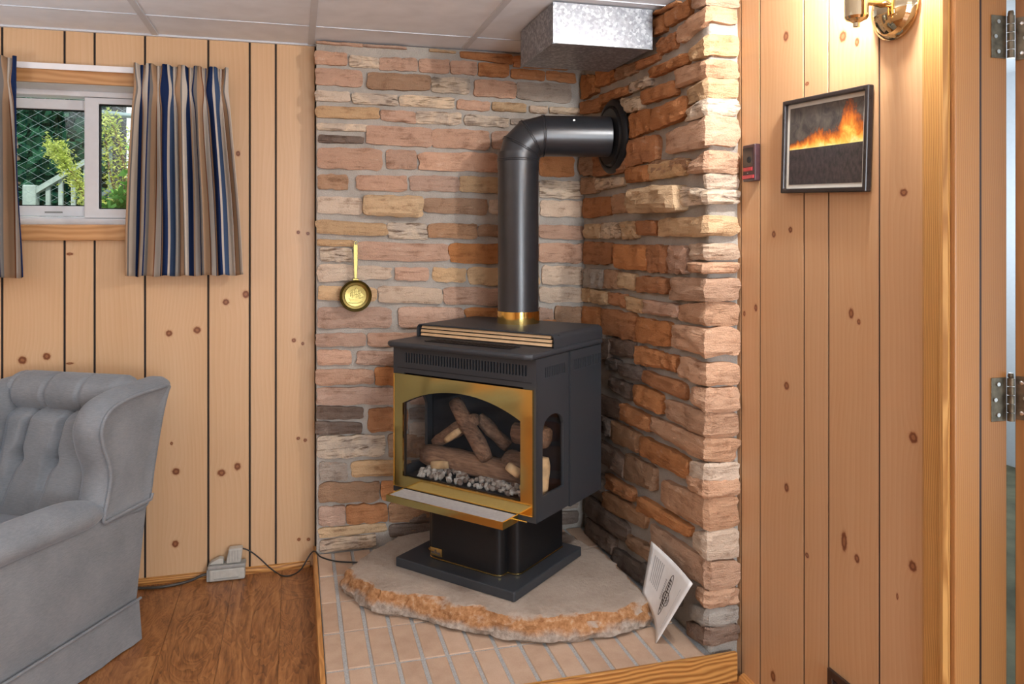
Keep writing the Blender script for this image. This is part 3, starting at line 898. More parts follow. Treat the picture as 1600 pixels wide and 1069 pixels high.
j2 = MB(); j2.box(XP-.004, 1.511, DY0-.001, DY0+.018, 0, DZ); j2.box(XP-.004, 1.511, DY0+.018, 1.382, DZ, DZ+.02); j2.build('far_jamb', M['jamb_wood'], dj)
# door leaf, swung open away from the viewer by about 135 degrees
door = tag(empty('door_1', (1.524, 1.394, 0), R(34)), 'wooden door swung open into the next room', 'door', kind='structure')
MB().box(.012, .80, -.052, -.014, .012, DZ-.006).build('door_leaf', M['jamb_wood'], door, bevel=.002)
for hz0, hz1 in ((1.791, 1.885), (.994, 1.090)):
    h = MB(); h.box(1.466, 1.506, 1.3795, 1.3822, hz0, hz1)
    hp = h.build('hinge_leaf', M['hinge_metal'], dj, bevel=.001)
    for (ux, uz) in ((1.484, .15), (1.476, .5), (1.484, .85)):
        MB().lathe([(.0045, -.0022), (.0045, -.0005), (.0025, .0)], 10, 'y', (ux, 1.3795, hz0+(hz1-hz0)*uz)).build('screw', M['screw_steel'], hp)
    for k in range(5):
        z0 = hz0 + (hz1-hz0)*k/5
        MB().lathe([(.0075, .0006), (.0075, (hz1-hz0)/5-.0006)], 14, 'z', (1.5135, 1.3745, z0)).build('knuckle', M['hinge_metal'], hp, smooth=False)
    MB().lathe([(.006, 0), (.0065, .004), (.005, .010)], 12, 'z', (1.5135, 1.3745, hz1)).build('pin_head', M['hinge_metal'], hp)
    dl = MB(); dl.box(.0095, .012, -.050, -.016, hz0, hz1); dlo = dl.build('hinge_leaf', M['hinge_metal'], door)
    for (uy, uz) in ((-.026, .15), (-.033, .5), (-.026, .85)):
        MB().lathe([(.0025, -.0015), (.0045, -.001), (.0045, .001)], 10, 'x', (.0095, uy, hz0+(hz1-hz0)*uz)).build('screw', M['screw_steel'], dlo)
# the next room, glimpsed through the crack
tag(MB().box(1.475, 4.2, 4.0, 4.1, 0, 2.4).build('wall_next_far', M['wall_paint']), 'white wall of the next room behind the door crack', 'wall', kind='structure')
tag(MB().box(4.2, 4.3, -1.6, 4.1, 0, 2.4).build('wall_next_side', M['wall_paint']), 'white side wall of the next room', 'wall', kind='structure')
tag(MB().box(1.475, 4.2, -1.7, -1.6, 0, 2.4).build('wall_next_near', M['wall_paint']), 'white near wall of the next room', 'wall', kind='structure')
tag(MB().box(1.50, 4.3, -1.7, 4.1, -.06, 0).build('floor_next', M['soil']), 'brown floor of the next room', 'floor', kind='structure')
tag(MB().box(1.50, 4.3, -1.7, 4.1, 2.4, 2.45).build('ceiling_next', M['wall_paint']), 'white ceiling of the next room', 'ceiling', kind='structure')

# ---- window ------------------------------------------------------------------
win = tag(empty('window_1', (0, 0, 0)), 'white sliding basement window set in a wooden opening', 'window', kind='structure')
WY = 3.60
MB().box(WX0-.05, WX1+.05, YP-.016, YP, 2.000, 2.064).build('head_casing', M['window_board'], win, bevel=.002)
MB().box(WX0-.05, WX1+.05, YP-.024, YP, 1.384, 1.445).build('sill_board', M['window_board'], win, bevel=.003)
MB().box(WX0, WX1, YP, WY+.02, 1.435, 1.447).build('sill_ledge', M['window_board'], win)
MB().box(WX0, WX1, YP, WY+.02, 2.000, 2.014).build('soffit_board', M['vinyl_white'], win)  # wooden soffit, the daylight on it put into a white colour
MB().box(WX0, WX0+.014, YP-.016, WY+.02, 1.445, 2.0).build('side_board', M['window_board'], win)
MB().box(WX1-.014, WX1, YP-.016, WY+.02, 1.445, 2.0).build('side_board', M['window_board'], win)
fr = MB(); F0, F1 = WX0+.014, WX1-.014
fr.box(F0, F1, WY, WY+.09, 1.447, 1.474); fr.box(F0, F1, WY, WY+.09, 1.978, 2.000); fr.box(F0, F0+.03, WY, WY+.09, 1.474, 1.978); fr.box(F1-.03, F1, WY, WY+.09, 1.474, 1.978)
fr.box(F0+.03, F1-.03, WY+.028, WY+.036, 1.474, 1.482)
fr.build('window_frame', M['vinyl_white'], win, bevel=.003)
MX0, MX1 = -.846, -.790
def sash(x0, x1, y0, y1, z0, z1, gx0, gx1, gz0, gz1, name):
    s_ = MB().ring([(x0, z0), (x1, z0), (x1, z1), (x0, z1)], [(gx0, gz0), (gx1, gz0), (gx1, gz1), (gx0, gz1)], 0, 1, lambda a, b, h: (a, y1+(y0-y1)*h, b))
    o = s_.build(name, M['vinyl_white'], win, bevel=.003)
    gk = MB().ring([(gx0, gz0), (gx1, gz0), (gx1, gz1), (gx0, gz1)], [(gx0+.004, gz0+.004), (gx1-.004, gz0+.004), (gx1-.004, gz1-.004), (gx0+.004, gz1-.004)], 0, 1, lambda a, b, h: (a, y1-.004+(y0+.012-y1)*h, b))
    gk.build('gasket', M['slot_dark'], o)
    ym = (y0+y1)/2+.006
    MB().box(gx0-.004, gx1+.004, ym, ym+.004, gz0-.004, gz1+.004).build('pane', M['window_glass'], o)
    return o
s1 = sash(F0+.031, MX1-.006, WY+.050, WY+.080, 1.484, 1.970, F0+.07, MX0, 1.526, 1.928, 'sash')
s2 = sash(MX0+.002, F1-.031, WY+.008, WY+.046, 1.476, 1.976, MX1, F1-.075, 1.514, 1.951, 'sash')
MB().box(-1.00, -.935, WY+.044, WY+.050, 1.497, 1.503).build('finger_pull', M['grey_plastic'], s1)
# wall thickness outside around the opening
ow = MB(); ow.box(-2.8, WX0, YP+.10, 3.72, 0, 2.5); ow.box(WX1, 1.5, YP+.10, 3.72, 0, 2.5); ow.box(WX0, WX1, YP+.10, 3.72, 0, 1.435); ow.box(WX0, WX1, YP+.10, 3.72, 2.014, 2.5)
tag(ow.build('wall_back_outer', M['wall_paint']), 'outer face of the basement wall around the window', 'wall', kind='structure')
tag(MB().box(1.44, 1.50, -2.6, 4.1, ZC+.08, 2.42).build('wall_over_door', M['wall_paint']), 'wall above the doorway inside the ceiling space', 'wall', kind='structure')

# ================================================================== HEARTH
hearth = tag(empty('hearth_platform', (.62, 2.8, 0)), 'low raised hearth paved with pale pink bricks and edged with oak', 'hearth')
def hloc(o):
    o.matrix_parent_inverse = Matrix.Translation((-.62, -2.8, 0)); return o
hloc(MB().box(HX0+.012, SX-.004, HY0, SY-.010, .0005, HZ-.0035).build('grout_bed', M['grout'], hearth))
gxs = [HX0+.010] + [.147+.0782*k for k in range(0, 16)]
gys = [3.342, 3.116, 2.888, 2.662, 2.430, HY0]
for i in range(len(gxs)-1):
    for j in range(len(gys)-1):
        x0, x1, y1, y0 = gxs[i], min(gxs[i+1], SX-.004), gys[j], gys[j+1]
        if x1-x0 < .03 or x0 > SX+.03: continue
        rr = random.Random(i*17+j)
        dz = rr.uniform(-.0012, .0010); w = .0062
        wl = .003 if i == 0 else w
        b = MB(); b.box(x0+wl+rr.uniform(-.001, .001), x1-w+rr.uniform(-.001, .001), y0+(.0045 if j < 4 else .001), y1-.0045, HZ-.03, HZ+dz)
        hloc(b.build('brick', M['hearth_brick'], hearth, bevel=.002, seg=1))
hloc(MB().box(HX0-.004, XP-.022, HY0-.016, HY0-.0005, .0008, HZ+.002).build('front_board', M['oak_trim_x'], hearth, bevel=.002))
hloc(MB().box(HX0-.006, HX0+.010, HY0, YP-.02, .0008, HZ+.002).build('side_board', M['oak_trim_y'], hearth, bevel=.002))

# ---- big flat stone the stove stands on
SZ = .172
top_px = [(541,893),(560,905),(590,925),(650,932),(720,948),(790,963),(850,969),(905,965),(960,957),(1000,946),(1010,934)]
pts = [onZ(x, y, SZ-.012) for x, y in top_px]
front = [(p.x, p.y) for p in pts]
outline = front + [(1.155, 2.55), (1.165, 2.75), (1.135, 2.93), (1.10, 3.05), (1.04, 3.16), (.96, 3.25), (.80, 3.29), (.62, 3.29), (.46, 3.25), (.37, 3.20), (.29, 3.13)]
def resample(poly, n, closed=True):
    P_ = [Vector((p[0], p[1])) for p in poly]
    if closed: P_ = P_ + [P_[0]]
    L = [0]
    for a, b in zip(P_, P_[1:]): L.append(L[-1] + (b-a).length)
    out = []; k = 0
    for i in range(n):
        s = L[-1]*i/(n if closed else n-1)
        while k < len(L)-2 and L[k+1] < s: k += 1
        f = (s-L[k])/max(1e-9, L[k+1]-L[k])
        out.append(P_[k].lerp(P_[k+1], min(1, f)))
    return out
ol = resample(outline, 220)
for _ in range(2):
    ol = [(ol[i-1]+ol[i]*2+ol[(i+1) % len(ol)])/4 for i in range(len(ol))]
ctr = sum(ol, Vector((0, 0)))/len(ol)
sm = MB(); n = len(ol)
levels = [(-.012, 0.0), (-.030, .012), (-.030, .028), (-.022, .042), (-.016, .056), (-.008, .068), (.000, .078), (.010, .0835), (.10, .084), (.22, .084)]
rings = []
for li, (ins, hz) in enumerate(levels):
    ring = []
    for i, p in enumerate(ol):
        d = (ctr-p).normalized()
        e = nz(p.x*18, p.y*18, hz*40)*.012 + nz(p.x*55, p.y*55, hz*70)*.010
        rag = nz(p.x*11, p.y*11, 4.4)
        k = ins + (e if li < 8 else 0)
        if 4 <= li <= 7: k += rag*.016
        if li >= 8: k = ins
        if li == 0: e = 0
        q = p + d*k
        zz = HZ + hz + (nz(p.x*20, p.y*20, 7+hz*30)*.005 if 0 < li < 7 else 0)
        if li >= 7: zz = HZ + .0835 + nz(q.x*9, q.y*9, 2)*.0014
        ring.append((q.x, q.y, zz))
    rings.append(ring)
vs_ = [q for r_ in rings for q in r_]; fs_ = []
for li in range(len(levels)-1):
    for i in range(n):
        k = (i+1) % n
        fs_.append((li*n+i, li*n+k, (li+1)*n+k, (li+1)*n+i))
c0 = len(vs_); vs_.append((ctr.x, ctr.y, HZ+.084))
for i in range(n): fs_.append(((len(levels)-1)*n+i, (len(levels)-1)*n+(i+1) % n, c0))
fs_.append(tuple(reversed(range(n))))
sm.add(vs_, fs_)
so = sm.build('hearth_stone', M['hearth_slab'], smooth=False)
smooth_by_angle(so, 30)
tag(so, 'broad flat sandstone slab with rusty broken edge under the stove', 'stone slab')

# ================================================================== STOVE
TH = R(-49)
SO = Vector((.5315, 2.738, SZ+.0005))
stove = tag(empty('gas_stove', SO, TH), 'black freestanding gas stove with brass framed glass front and pedestal', 'stove')
Z0 = SO.z
def sz(z): return z - Z0          # absolute height -> stove height
def rrect(x0, x1, y0, y1, r, n=4):
    out = []
    for cx, cy, a0 in ((x1-r, y0+r, -90), (x1-r, y1-r, 0), (x0+r, y1-r, 90), (x0+r, y0+r, 180)):
        for k in range(n+1):
            a = R(a0+90*k/n); out.append((cx+r*math.cos(a), cy+r*math.sin(a)))
    return out
MB().prism(rrect(-.266, .266, 0, .47, .006, 2), 0, .034).build('base_plate', M['matte_black'], stove, bevel=.004, seg=2)
# pedestal: narrower front bay with rounded corners, wider body behind
def arc(cx, cy, r, a0, a1, n=5): return [(cx+r*math.cos(R(a0+(a1-a0)*k/n)), cy+r*math.sin(R(a0+(a1-a0)*k/n))) for k in range(n+1)]
ped = arc(.135, .094, .028, -90, 0) + [(.163, .112)] + arc(.180, .140, .028, -90, 0) + [(.208, .42), (-.208, .42)] + arc(-.180, .140, .028, 180, 270) + [(-.163, .112)] + arc(-.135, .094, .028, 180, 270)
po = MB().prism(ped, .034, sz(.435)).build('pedestal', M['satin_black'], stove)
smooth_by_angle(po, 40)
pp_ = [(a*1.006, b-.001, .0385) for a, b in ped]
MB().tube(pp_+[pp_[0]], .0028, 6, cap=False).build('brass_strip', M['brass_satin'], po)
# badge on the pedestal
bd = MB(); bd.box(-.150, -.096, .0630, .0662, sz(.221), sz(.250)); bdo = bd.build('name_badge', M['brass_satin'], po, bevel=.001)
for (x0, x1, z0, z1) in ((-.143, -.133, .229, .236), (-.130, -.119, .229, .238), (-.116, -.104, .228, .236), (-.129, -.121, .239, .243)):
    MB().box(x0, x1, .0622, .0630, sz(z0), sz(z1)).build('emblem', M['print_dark'], bdo)

BW, BV0, BV1 = .320, .056, .545           # half width, front, back
ZB, ZT = sz(.432), sz(.985)
# body shell: side walls with arched windows, back, floor, roof
def arch_outline(y0, y1, z0, zs, zt, n=10):
    """rectangle with an arched top: z0 bottom, zs spring, zt crown"""
    pts_ = [(y0, z0), (y1, z0)]
    for k in range(n+1):
        f = k/n
        yv = y1 + (y0-y1)*f
        pts_.append((yv, zs + (zt-zs)*math.sqrt(max(0, 1-(2*f-1)**2))**1.0))
    return pts_
def match_outer(inner, x0, x1, z0, z1):
    """outer rectangle sampled so that each inner point has a partner"""
    out = []
    for i, (a, b) in enumerate(inner):
        if i == 0: out.append((x0, z0))
        elif i == 1: out.append((x1, z0))
        else:
            f = (i-2)/(len(inner)-3)
            # along right side, top, left side
            if f == 0: out.append((x1, z0+(z1-z0)*.55))
            elif f == 1: out.append((x0, z0+(z1-z0)*.55))
            elif f <= .1001: out.append((x1, z1))
            elif f >= .8999: out.append((x0, z1))
            else: out.append((x1+(x0-x1)*(f-.1)/.8, z1))
    return out
sw_in = arch_outline(.092, .236, sz(.512), sz(.735), sz(.782))
sw_out = match_outer(sw_in, BV0, .272, ZB, sz(.900))
for s in (1, -1):
    fn = (lambda a, b, h, s=s: (s*(BW-.012+.012*h), a, b))
    sp = MB().ring(sw_out, sw_in, 0, 1, fn).build('side_panel', M['matte_black'], stove)
    MB().prism(sw_in, 0, 1, lambda a, b, h, s=s: (s*(BW-.009+.003*h), a, b)).build('side_glass', M['stove_glass'], sp)
    # slot band of the front half of the side
    sb = MB()
    def slots(y0, y1, zlo, zhi, cnt, ya, yb, za, zb, x_out, mb, s=s):
        """solid strip ya..yb, za..zb with cnt slots cut in the window y0..y1, zlo..zhi"""
        x0, x1 = s*(x_out-.010), s*x_out
        mb.box(x0, x1, ya, yb, za, zlo); mb.box(x0, x1, ya, yb, zhi, zb)
        mb.box(x0, x1, ya, y0, zlo, zhi); mb.box(x0, x1, y1, yb, zlo, zhi)
        p = (y1-y0)/cnt
        for k in range(cnt+1):
            c = y0+p*k
            mb.box(x0, x1, max(y0, c-p*.24), min(y1, c+p*.24), zlo, zhi)
    slots(.106, .250, sz(.914), sz(.950), 12, BV0, .272, sz(.900), ZT, BW, sb)
    sb.build('vent_band', M['matte_black'], stove)
    rp = MB()
    slots(.306, .520, sz(.914), sz(.952), 16, .279, BV1-.025, ZB-.006, ZT, BW+.003, rp)
    rp.build('rear_side_panel', M['matte_black'], stove)
    MB().box(s*(BW-.018), s*(BW-.010), BV0+.004, BV1-.03, sz(.895), ZT-.002).build('slot_backing', M['slot_dark'], stove)
    MB().box(s*(BW-.012), s*(BW-.005), .268, .283, ZB, ZT-.001).build('seam_strip', M['slot_dark'], stove)
# floor, rear (corners cut back), ceiling of the fire chamber
MB().prism([(-BW+.012, BV0), (BW-.012, BV0), (BW-.012, BV1-.03), (BW-.04, BV1), (-BW+.04, BV1), (-BW+.012, BV1-.03)], ZB, ZB+.012).build('chamber_floor', M['satin_black'], stove)
bk = MB(); bk.prism([(BW, BV1-.026), (BW-.028, BV1), (-BW+.028, BV1), (-BW, BV1-.026), (-BW+.012, BV1-.032), (-BW+.034, BV1-.012), (BW-.034, BV1-.012), (BW-.012, BV1-.032)], ZB, ZT)
bk.build('rear_panel', M['matte_black'], stove)
MB().box(-BW+.020, BW-.020, .265, .275, ZB+.012, sz(.895)).build('fire_back', M['firebox_dark'], stove)
MB().box(-BW+.012, BW-.012, BV0+.012, .275, sz(.882), sz(.894)).build('chamber_roof', M['firebox_dark'], stove)
# front: slotted black band above, black surround, brass frame with arched opening
fb = MB(); y0_, y1_ = BV0-.006, BV0+.004
def fslots(x0, x1, zlo, zhi, cnt, xa, xb, za, zb, mb):
    mb.box(xa, xb, y0_, y1_, za, zlo); mb.box(xa, xb, y0_, y1_, zhi, zb); mb.box(xa, x0, y0_, y1_, zlo, zhi); mb.box(x1, xb, y0_, y1_, zlo, zhi)
    p = (x1-x0)/cnt
    for k in range(cnt+1):
        c = x0+p*k
        mb.box(max(x0, c-p*.26), min(x1, c+p*.26), y0_, y1_, zlo, zhi)
fslots(-.262, .285, sz(.925), sz(.962), 42, -BW, BW, sz(.886), ZT, fb)
fb.build('front_grille', M['matte_black'], stove)
MB().box(-BW+.012, BW-.012, BV0+.012, BV0+.018, sz(.896), ZT-.002).build('slot_backing', M['slot_dark'], stove)
MB().box(-.300, .302, BV0-.0075, BV0-.006, sz(.903), sz(.905)).build('grille_crease', M['slot_dark'], stove)
sr = MB(); sr.box(-BW, -.268, y0_, y1_, ZB, sz(.886)); sr.box(.268, BW, y0_, y1_, ZB, sz(.886)); sr.box(-.268, .268, y0_, y1_, ZB, sz(.494)); 
sr.build('front_surround', M['matte_black'], stove)
fi = arch_outline(-.265, .262, sz(.499), sz(.775), sz(.834), 20)
# softer segmental arch
def seg_arch(x0, x1, z0, zs, zt, n=20):
    out = [(x0, z0), (x1, z0)]
    w = (x1-x0)/2; rise = zt-zs; Rr = (w*w+rise*rise)/(2*rise); cx = (x0+x1)/2; cz = zt-Rr
    for k in range(n+1):
        x = x1+(x0-x1)*k/n
        out.append((x, cz+math.sqrt(Rr*Rr-(x-cx)**2)))
    return out
fi = seg_arch(-.267, .262, sz(.498), sz(.772), sz(.836))
fo = match_outer(fi, -.312, .312, sz(.455), sz(.882))
bf = MB().ring(fo, fi, 0, 1, lambda a, b, h: (a, BV0-.006-.008*h, b)).build('brass_frame', M['brass'], stove)
MB().prism(fi, 0, 1, lambda a, b, h: (a, BV0-.004-.003*h, b)).build('front_glass', M['stove_glass'], bf)
MB().ring(fo, [(a*.9945, b*.9945+.0035) for a, b in fo], 0, 1, lambda a, b, h: (a, BV0-.013-.003*h, b)).build('frame_lip', M['brass_satin'], bf)
# inner black rim of the opening
MB().ring([(a*1.0, b) for a, b in fi], [(a*.985, sz(.66)+(b-sz(.66))*.985) for a, b in fi], 0, 1, lambda a, b, h: (a, BV0-.001+.006*h, b)).build('inner_rim', M['satin_black'], stove)

# brass tray folded out below the glass
tr = MB(); TZ0, TZ1 = sz(.432), sz(.456)
tr.box(-.258, .258, -.058, -.052, TZ0, TZ1); tr.box(-.258, -.252, -.052, .036, TZ0, TZ1); tr.box(.252, .258, -.052, .036, TZ0, TZ1)
tr.box(-.252, .252, -.052, .036, TZ0, TZ0+.004)
tray = tr.build('drop_tray', M['brass'], stove)
MB().box(-.251, .251, -.050, .034, TZ1-.006, TZ1-.002).build('tray_mat', M['mat_grey'], tray)
MB().tube([(-.262, .040, TZ0+.004), (.29, .040, TZ0+.004)], .003, 8).build('hinge_rod', M['brass_satin'], tray)

# top plate with rolled front lip, grate, warming shelf
tp = MB()
tpo = [(-.300, .004), (.300, .004), (.326, .022), (.326, .530), (.300, .552), (-.300, .552), (-.326, .530), (-.326, .022)]
tp.prism([(a, b) for a, b in tpo], sz(.985), sz(1.006))
tpl = tp.build('top_plate', M['matte_black'], stove, bevel=.009, seg=3)
gr_ = MB()
gx0, gx1, gy0, gy1, gz = -.185, .185, .075, .140, sz(1.0065)
gr_.box(gx0, gx1, gy0, gy0+.006, gz, gz+.003); gr_.box(gx0, gx1, gy1-.006, gy1, gz, gz+.003)
for k in range(23):
    x = gx0 + (gx1-gx0)*k/22
    gr_.add([(x-.003, gy0, gz), (x+.003, gy0, gz), (x+.013, gy1, gz), (x+.007, gy1, gz), (x-.003, gy0, gz+.003), (x+.003, gy0, gz+.003), (x+.013, gy1, gz+.003), (x+.007, gy1, gz+.003)],
            [(0,3,2,1),(4,5,6,7),(0,1,5,4),(1,2,6,5),(2,3,7,6),(3,0,4,7)])
gr_.build('top_grate', M['satin_black'], tpl)
MB().box(gx0, gx1+.01, gy0, gy1, gz-.0005, gz+.0006).build('grate_slot', M['slot_dark'], tpl)
# warming shelf: folded sheet, open at the front
sh = MB(); t_ = .005; hw = .316; zb0, zt0 = sz(1.0065), sz(1.056)
outer = [(-hw, zb0)] + [(-hw+.022-.022*math.cos(R(a)), zt0-.022+.022*math.sin(R(a))) for a in range(0, 91, 15)] + [(hw-.022+.022*math.sin(R(a)), zt0-.022+.022*math.cos(R(a))) for a in range(0, 91, 15)] + [(hw, zb0)]
cxz = (0, zb0)
inner = [(max(-hw+t_, min(hw-t_, a*(1-t_/hw))), min(b, zt0-t_) if b > zt0-.03 else b) for a, b in outer]
poly = outer + list(reversed(inner))
nO = len(outer)
vs_ = [(a, yv, b) for yv in (.180, .545) for a, b in outer] + [(a, yv, b) for yv in (.180, .545) for a, b in inner]
fs_ = []
for i in range(nO-1):
    fs_ += [(i, i+1, nO+i+1, nO+i), (2*nO+i+1, 2*nO+i, 3*nO+i, 3*nO+i+1), (i+1, i, 2*nO+i, 2*nO+i+1), (nO+i, nO+i+1, 3*nO+i+1, 3*nO+i)]
sh.add(vs_, fs_)
shelf = sh.build('warming_shelf', M['matte_black'], stove)
smooth_by_angle(shelf, 40)
MB().box(-hw+t_, hw-t_, .215, .222, zb0, zt0-t_).build('shelf_back', M['satin_black'], shelf)
for k in range(3):
    zc = zb0 + .0085 + .0142*k
    lv = MB(); e = .300 if k < 2 else .296
    lv.prism([(.186, zc-.0048), (.196, zc-.0048), (.206, zc+.003), (.190, zc+.0048)], -e, e, lambda a, b, h: (h, a, b))
    lv.build('louvre', M['louvre_tan'], shelf)

# logs and glowing-bed rocks inside
def log(name, a, b, r, mat, seed, n=12, m=9, flat=0.0):
    a, b = Vector(a), Vector(b); t = (b-a).normalized()
    up = Vector((0, 0, 1)) if abs(t.z) < .9 else Vector((1, 0, 0)); u = (up-t*up.dot(t)).normalized(); w = t.cross(u)
    vs_ = []; fs_ = []
    for i in range(m+1):
        p = a.lerp(b, i/m)
        for j in range(n):
            q = 2*math.pi*j/n
            k = r*(1+.22*nz(math.cos(q)*1.6+seed, math.sin(q)*1.6, i*.35) + .10*nz(math.cos(q)*5, math.sin(q)*5+seed, i*.9))
            if i in (0, m): k *= .86
            vs_.append(p + (u*math.cos(q)+w*math.sin(q)*(1-flat))*k)
    for i in range(m):
        for j in range(n):
            k = (j+1) % n; fs_.append((i*n+j, i*n+k, (i+1)*n+k, (i+1)*n+j))
    fs_.append(tuple(reversed(range(n)))); fs_.append(tuple(range(m*n, m*n+n)))
    o = MB().add(vs_, fs_).build(name, mat, stove, smooth=True)
    return o
LZ = ZB+.012
log('log', (-.262, .168, LZ+.108), (.262, .172, LZ+.100), .042, M['log_bark'], 1.0, m=14)
log('log', (.110, .200, LZ+.13), (.280, .150, LZ+.135), .046, M['log_bark'], 2.0)
log('log', (-.245, .215, LZ+.145), (-.020, .170, LZ+.275), .027, M['log_bark'], 3.0)
log('log', (-.130, .185, LZ+.325), (.062, .125, LZ+.150), .029, M['log_bark'], 4.0)
log('log', (-.040, .22, LZ+.270), (.080, .235, LZ+.17), .024, M['log_bark'], 5.0)
log('log', (.130, .205, LZ+.240), (.270, .215, LZ+.235), .040, M['log_bark'], 6.0)
log('split_log', (-.190, .118, LZ+.088), (-.110, .120, LZ+.102), .015, M['log_split'], 7.0, m=5, flat=.5)
log('split_log', (-.150, .160, LZ+.180), (-.075, .143, LZ+.230), .014, M['log_split'], 8.0, m=5)
log('split_log', (.175, .095, LZ+.150), (.225, .100, LZ+.125), .018, M['log_split'], 9.0, m=5)
log('split_log', (.225, .110, LZ+.090), (.252, .108, LZ+.065), .016, M['log_split'], 10.0, m=5)
log('split_log', (.268, .160, LZ+.050), (.266, .170, LZ+.175), .030, M['log_split'], 11.0, m=5)
MB().box(-.285, .285, BV0+.012, BV0+.020, LZ, LZ+.050).build('burner_lip', M['satin_black'], stove)
br_ = MB(); br_.box(-.280, .280, BV0+.020, .19, LZ, LZ+.048); br_.build('burner_tray', M['satin_black'], stove)
def pebble_mesh(seed):
    bm = bmesh.new(); bmesh.ops.create_icosphere(bm, subdivisions=1, radius=1)
    for v in bm.verts:
        v.co *= 1+.28*nz(v.co.x*1.3+seed, v.co.y*1.3, v.co.z*1.3); v.co.z *= .75
    me = bpy.data.meshes.new('ember_rock'); bm.to_mesh(me); bm.free(); me.materials.append(M['ember_rock']); return me
pm = [pebble_mesh(k*3.1) for k in range(6)]
rp_ = random.Random(11)
for k in range(190):
    o = bpy.data.objects.new('ember_rock', pm[k % 6]); COL.objects.link(o); o.parent = stove
    f = rp_.random()
    x = -.235+.475*rp_.random()
    yv = BV0+.026 + .085*rp_.random()
    o.location = (x, yv, LZ+.053+.022*(yv-BV0-.026)/.08+rp_.uniform(0, .006))
    s_ = rp_.uniform(.0080, .0140)
    o.scale = (s_*rp_.uniform(.9, 1.4), s_, s_); o.rotation_euler = (rp_.uniform(0, 3), rp_.uniform(0, 3), rp_.uniform(0, 6))

# ================================================================== FLUE PIPE
fx, fy = .8562, 3.0205
flue = tag(empty('flue_pipe', (fx, fy, sz(1.056)+Z0)), 'black stove pipe rising from the stove and bending into the wall', 'stove pipe')
FZ = 1.0565; pr = .0815
def floc(z): return z-FZ
hd = Vector((1.222-fx, 2.955-fy, 0)); hl = hd.length; hd.normalize()
def ringpts(c, axis_t, r, n=32):
    up = Vector((-hd.y, hd.x, 0)); w = axis_t.cross(up).normalized()
    return [c + (up*math.cos(2*math.pi*j/n)+w*math.sin(2*math.pi*j/n))*r for j in range(n)]
def sweep(sections, n=32):
    vs_ = [q for s_ in sections for q in s_]; fs_ = []
    for i in range(len(sections)-1):
        for j in range(n):
            k = (j+1) % n; fs_.append((i*n+j, i*n+k, (i+1)*n+k, (i+1)*n+j))
    return MB().add(vs_, fs_)
Zv = Vector((0, 0, 1))
ZEL = 1.802                     # height of the horizontal run
c1 = floc(1.735)                # elbow starts
# lower brass collar
cl = MB().lathe([(pr+.003, 0), (pr+.003, .048)], 40, 'z', (0, 0, 0)); smooth_by_angle(cl.build('brass_collar', M['brass'], flue), 40)
sec = [ringpts(Vector((0, 0, .044)), Zv, pr), ringpts(Vector((0, 0, floc(1.668))), Zv, pr)]
o = sweep(sec).build('pipe_section', M['pipe_black'], flue); smooth_by_angle(o, 40)
o = sweep([ringpts(Vector((0, 0, floc(1.664))), Zv, pr+.0016), ringpts(Vector((0, 0, floc(1.736))), Zv, pr+.0016)]).build('pipe_section', M['pipe_black'], flue); smooth_by_angle(o, 40)
# three-piece elbow
Rb = .098
# mitred gores: joints on planes through the bend centre
cen = Vector((hd.x*Rb, hd.y*Rb, floc(ZEL)-Rb))
def joint(a, r=pr):
    """ring at bend angle a (0 = vertical run, 90 = horizontal run)"""
    c = cen + (-hd*math.cos(a) + Zv*math.sin(a))*Rb
    t = hd*math.sin(a) + Zv*math.cos(a)
    return c, t
elb = []
c_, t_v = joint(0); z_el = c_.z
angs = [0, 30, 60, 90]
o = sweep([ringpts(Vector((0, 0, floc(1.70))), Zv, pr+.0008), ringpts(Vector((0, 0, z_el)), Zv, pr+.0008)]).build('pipe_section', M['pipe_black'], flue); smooth_by_angle(o, 40)
for k in range(3):
    s0 = ringpts(*joint(R(angs[k])), pr+.001); s1 = ringpts(*joint(R(angs[k+1])), pr+.001)
    o = sweep([s0, s1]).build('elbow_gore', M['pipe_black'], flue); smooth_by_angle(o, 40)
for a in angs:
    c, t = joint(R(a))
    for off in (-.0035, .0035):
        rr_ = ringpts(c+t*off, t, pr+.0012)
        MB().tube(rr_+[rr_[0]], .0026, 6, cap=False).build('seam_bead', M['pipe_black'], flue, smooth=True)
ch, th_ = joint(R(90))
hend = hd*(hl-.004) + Vector((0, 0, floc(ZEL)))
o = sweep([ringpts(ch, hd, pr), ringpts(hend, hd, pr)]).build('pipe_section', M['pipe_black'], flue); smooth_by_angle(o, 40)
scx = hd*.215 + Vector((-hd.y*-1*pr*.72, -hd.x*pr*.72, floc(ZEL)+pr*.69))
MB().lathe([(.004, -.002), (.004, .002), (.002, .004)], 8, 'y', scx).build('screw', M['screw_steel'], flue)
# round wall plate with stepped rim
wp = MB().lathe([(.150, .0), (.150, -.010), (.140, -.018), (.128, -.020), (.122, -.014), (.112, -.024), (.086, -.026)], 48, 'x', (SX-.028-fx+.004, 2.955-fy, floc(ZEL)))
smooth_by_angle(wp.build('wall_plate', M['satin_black'], flue), 30)

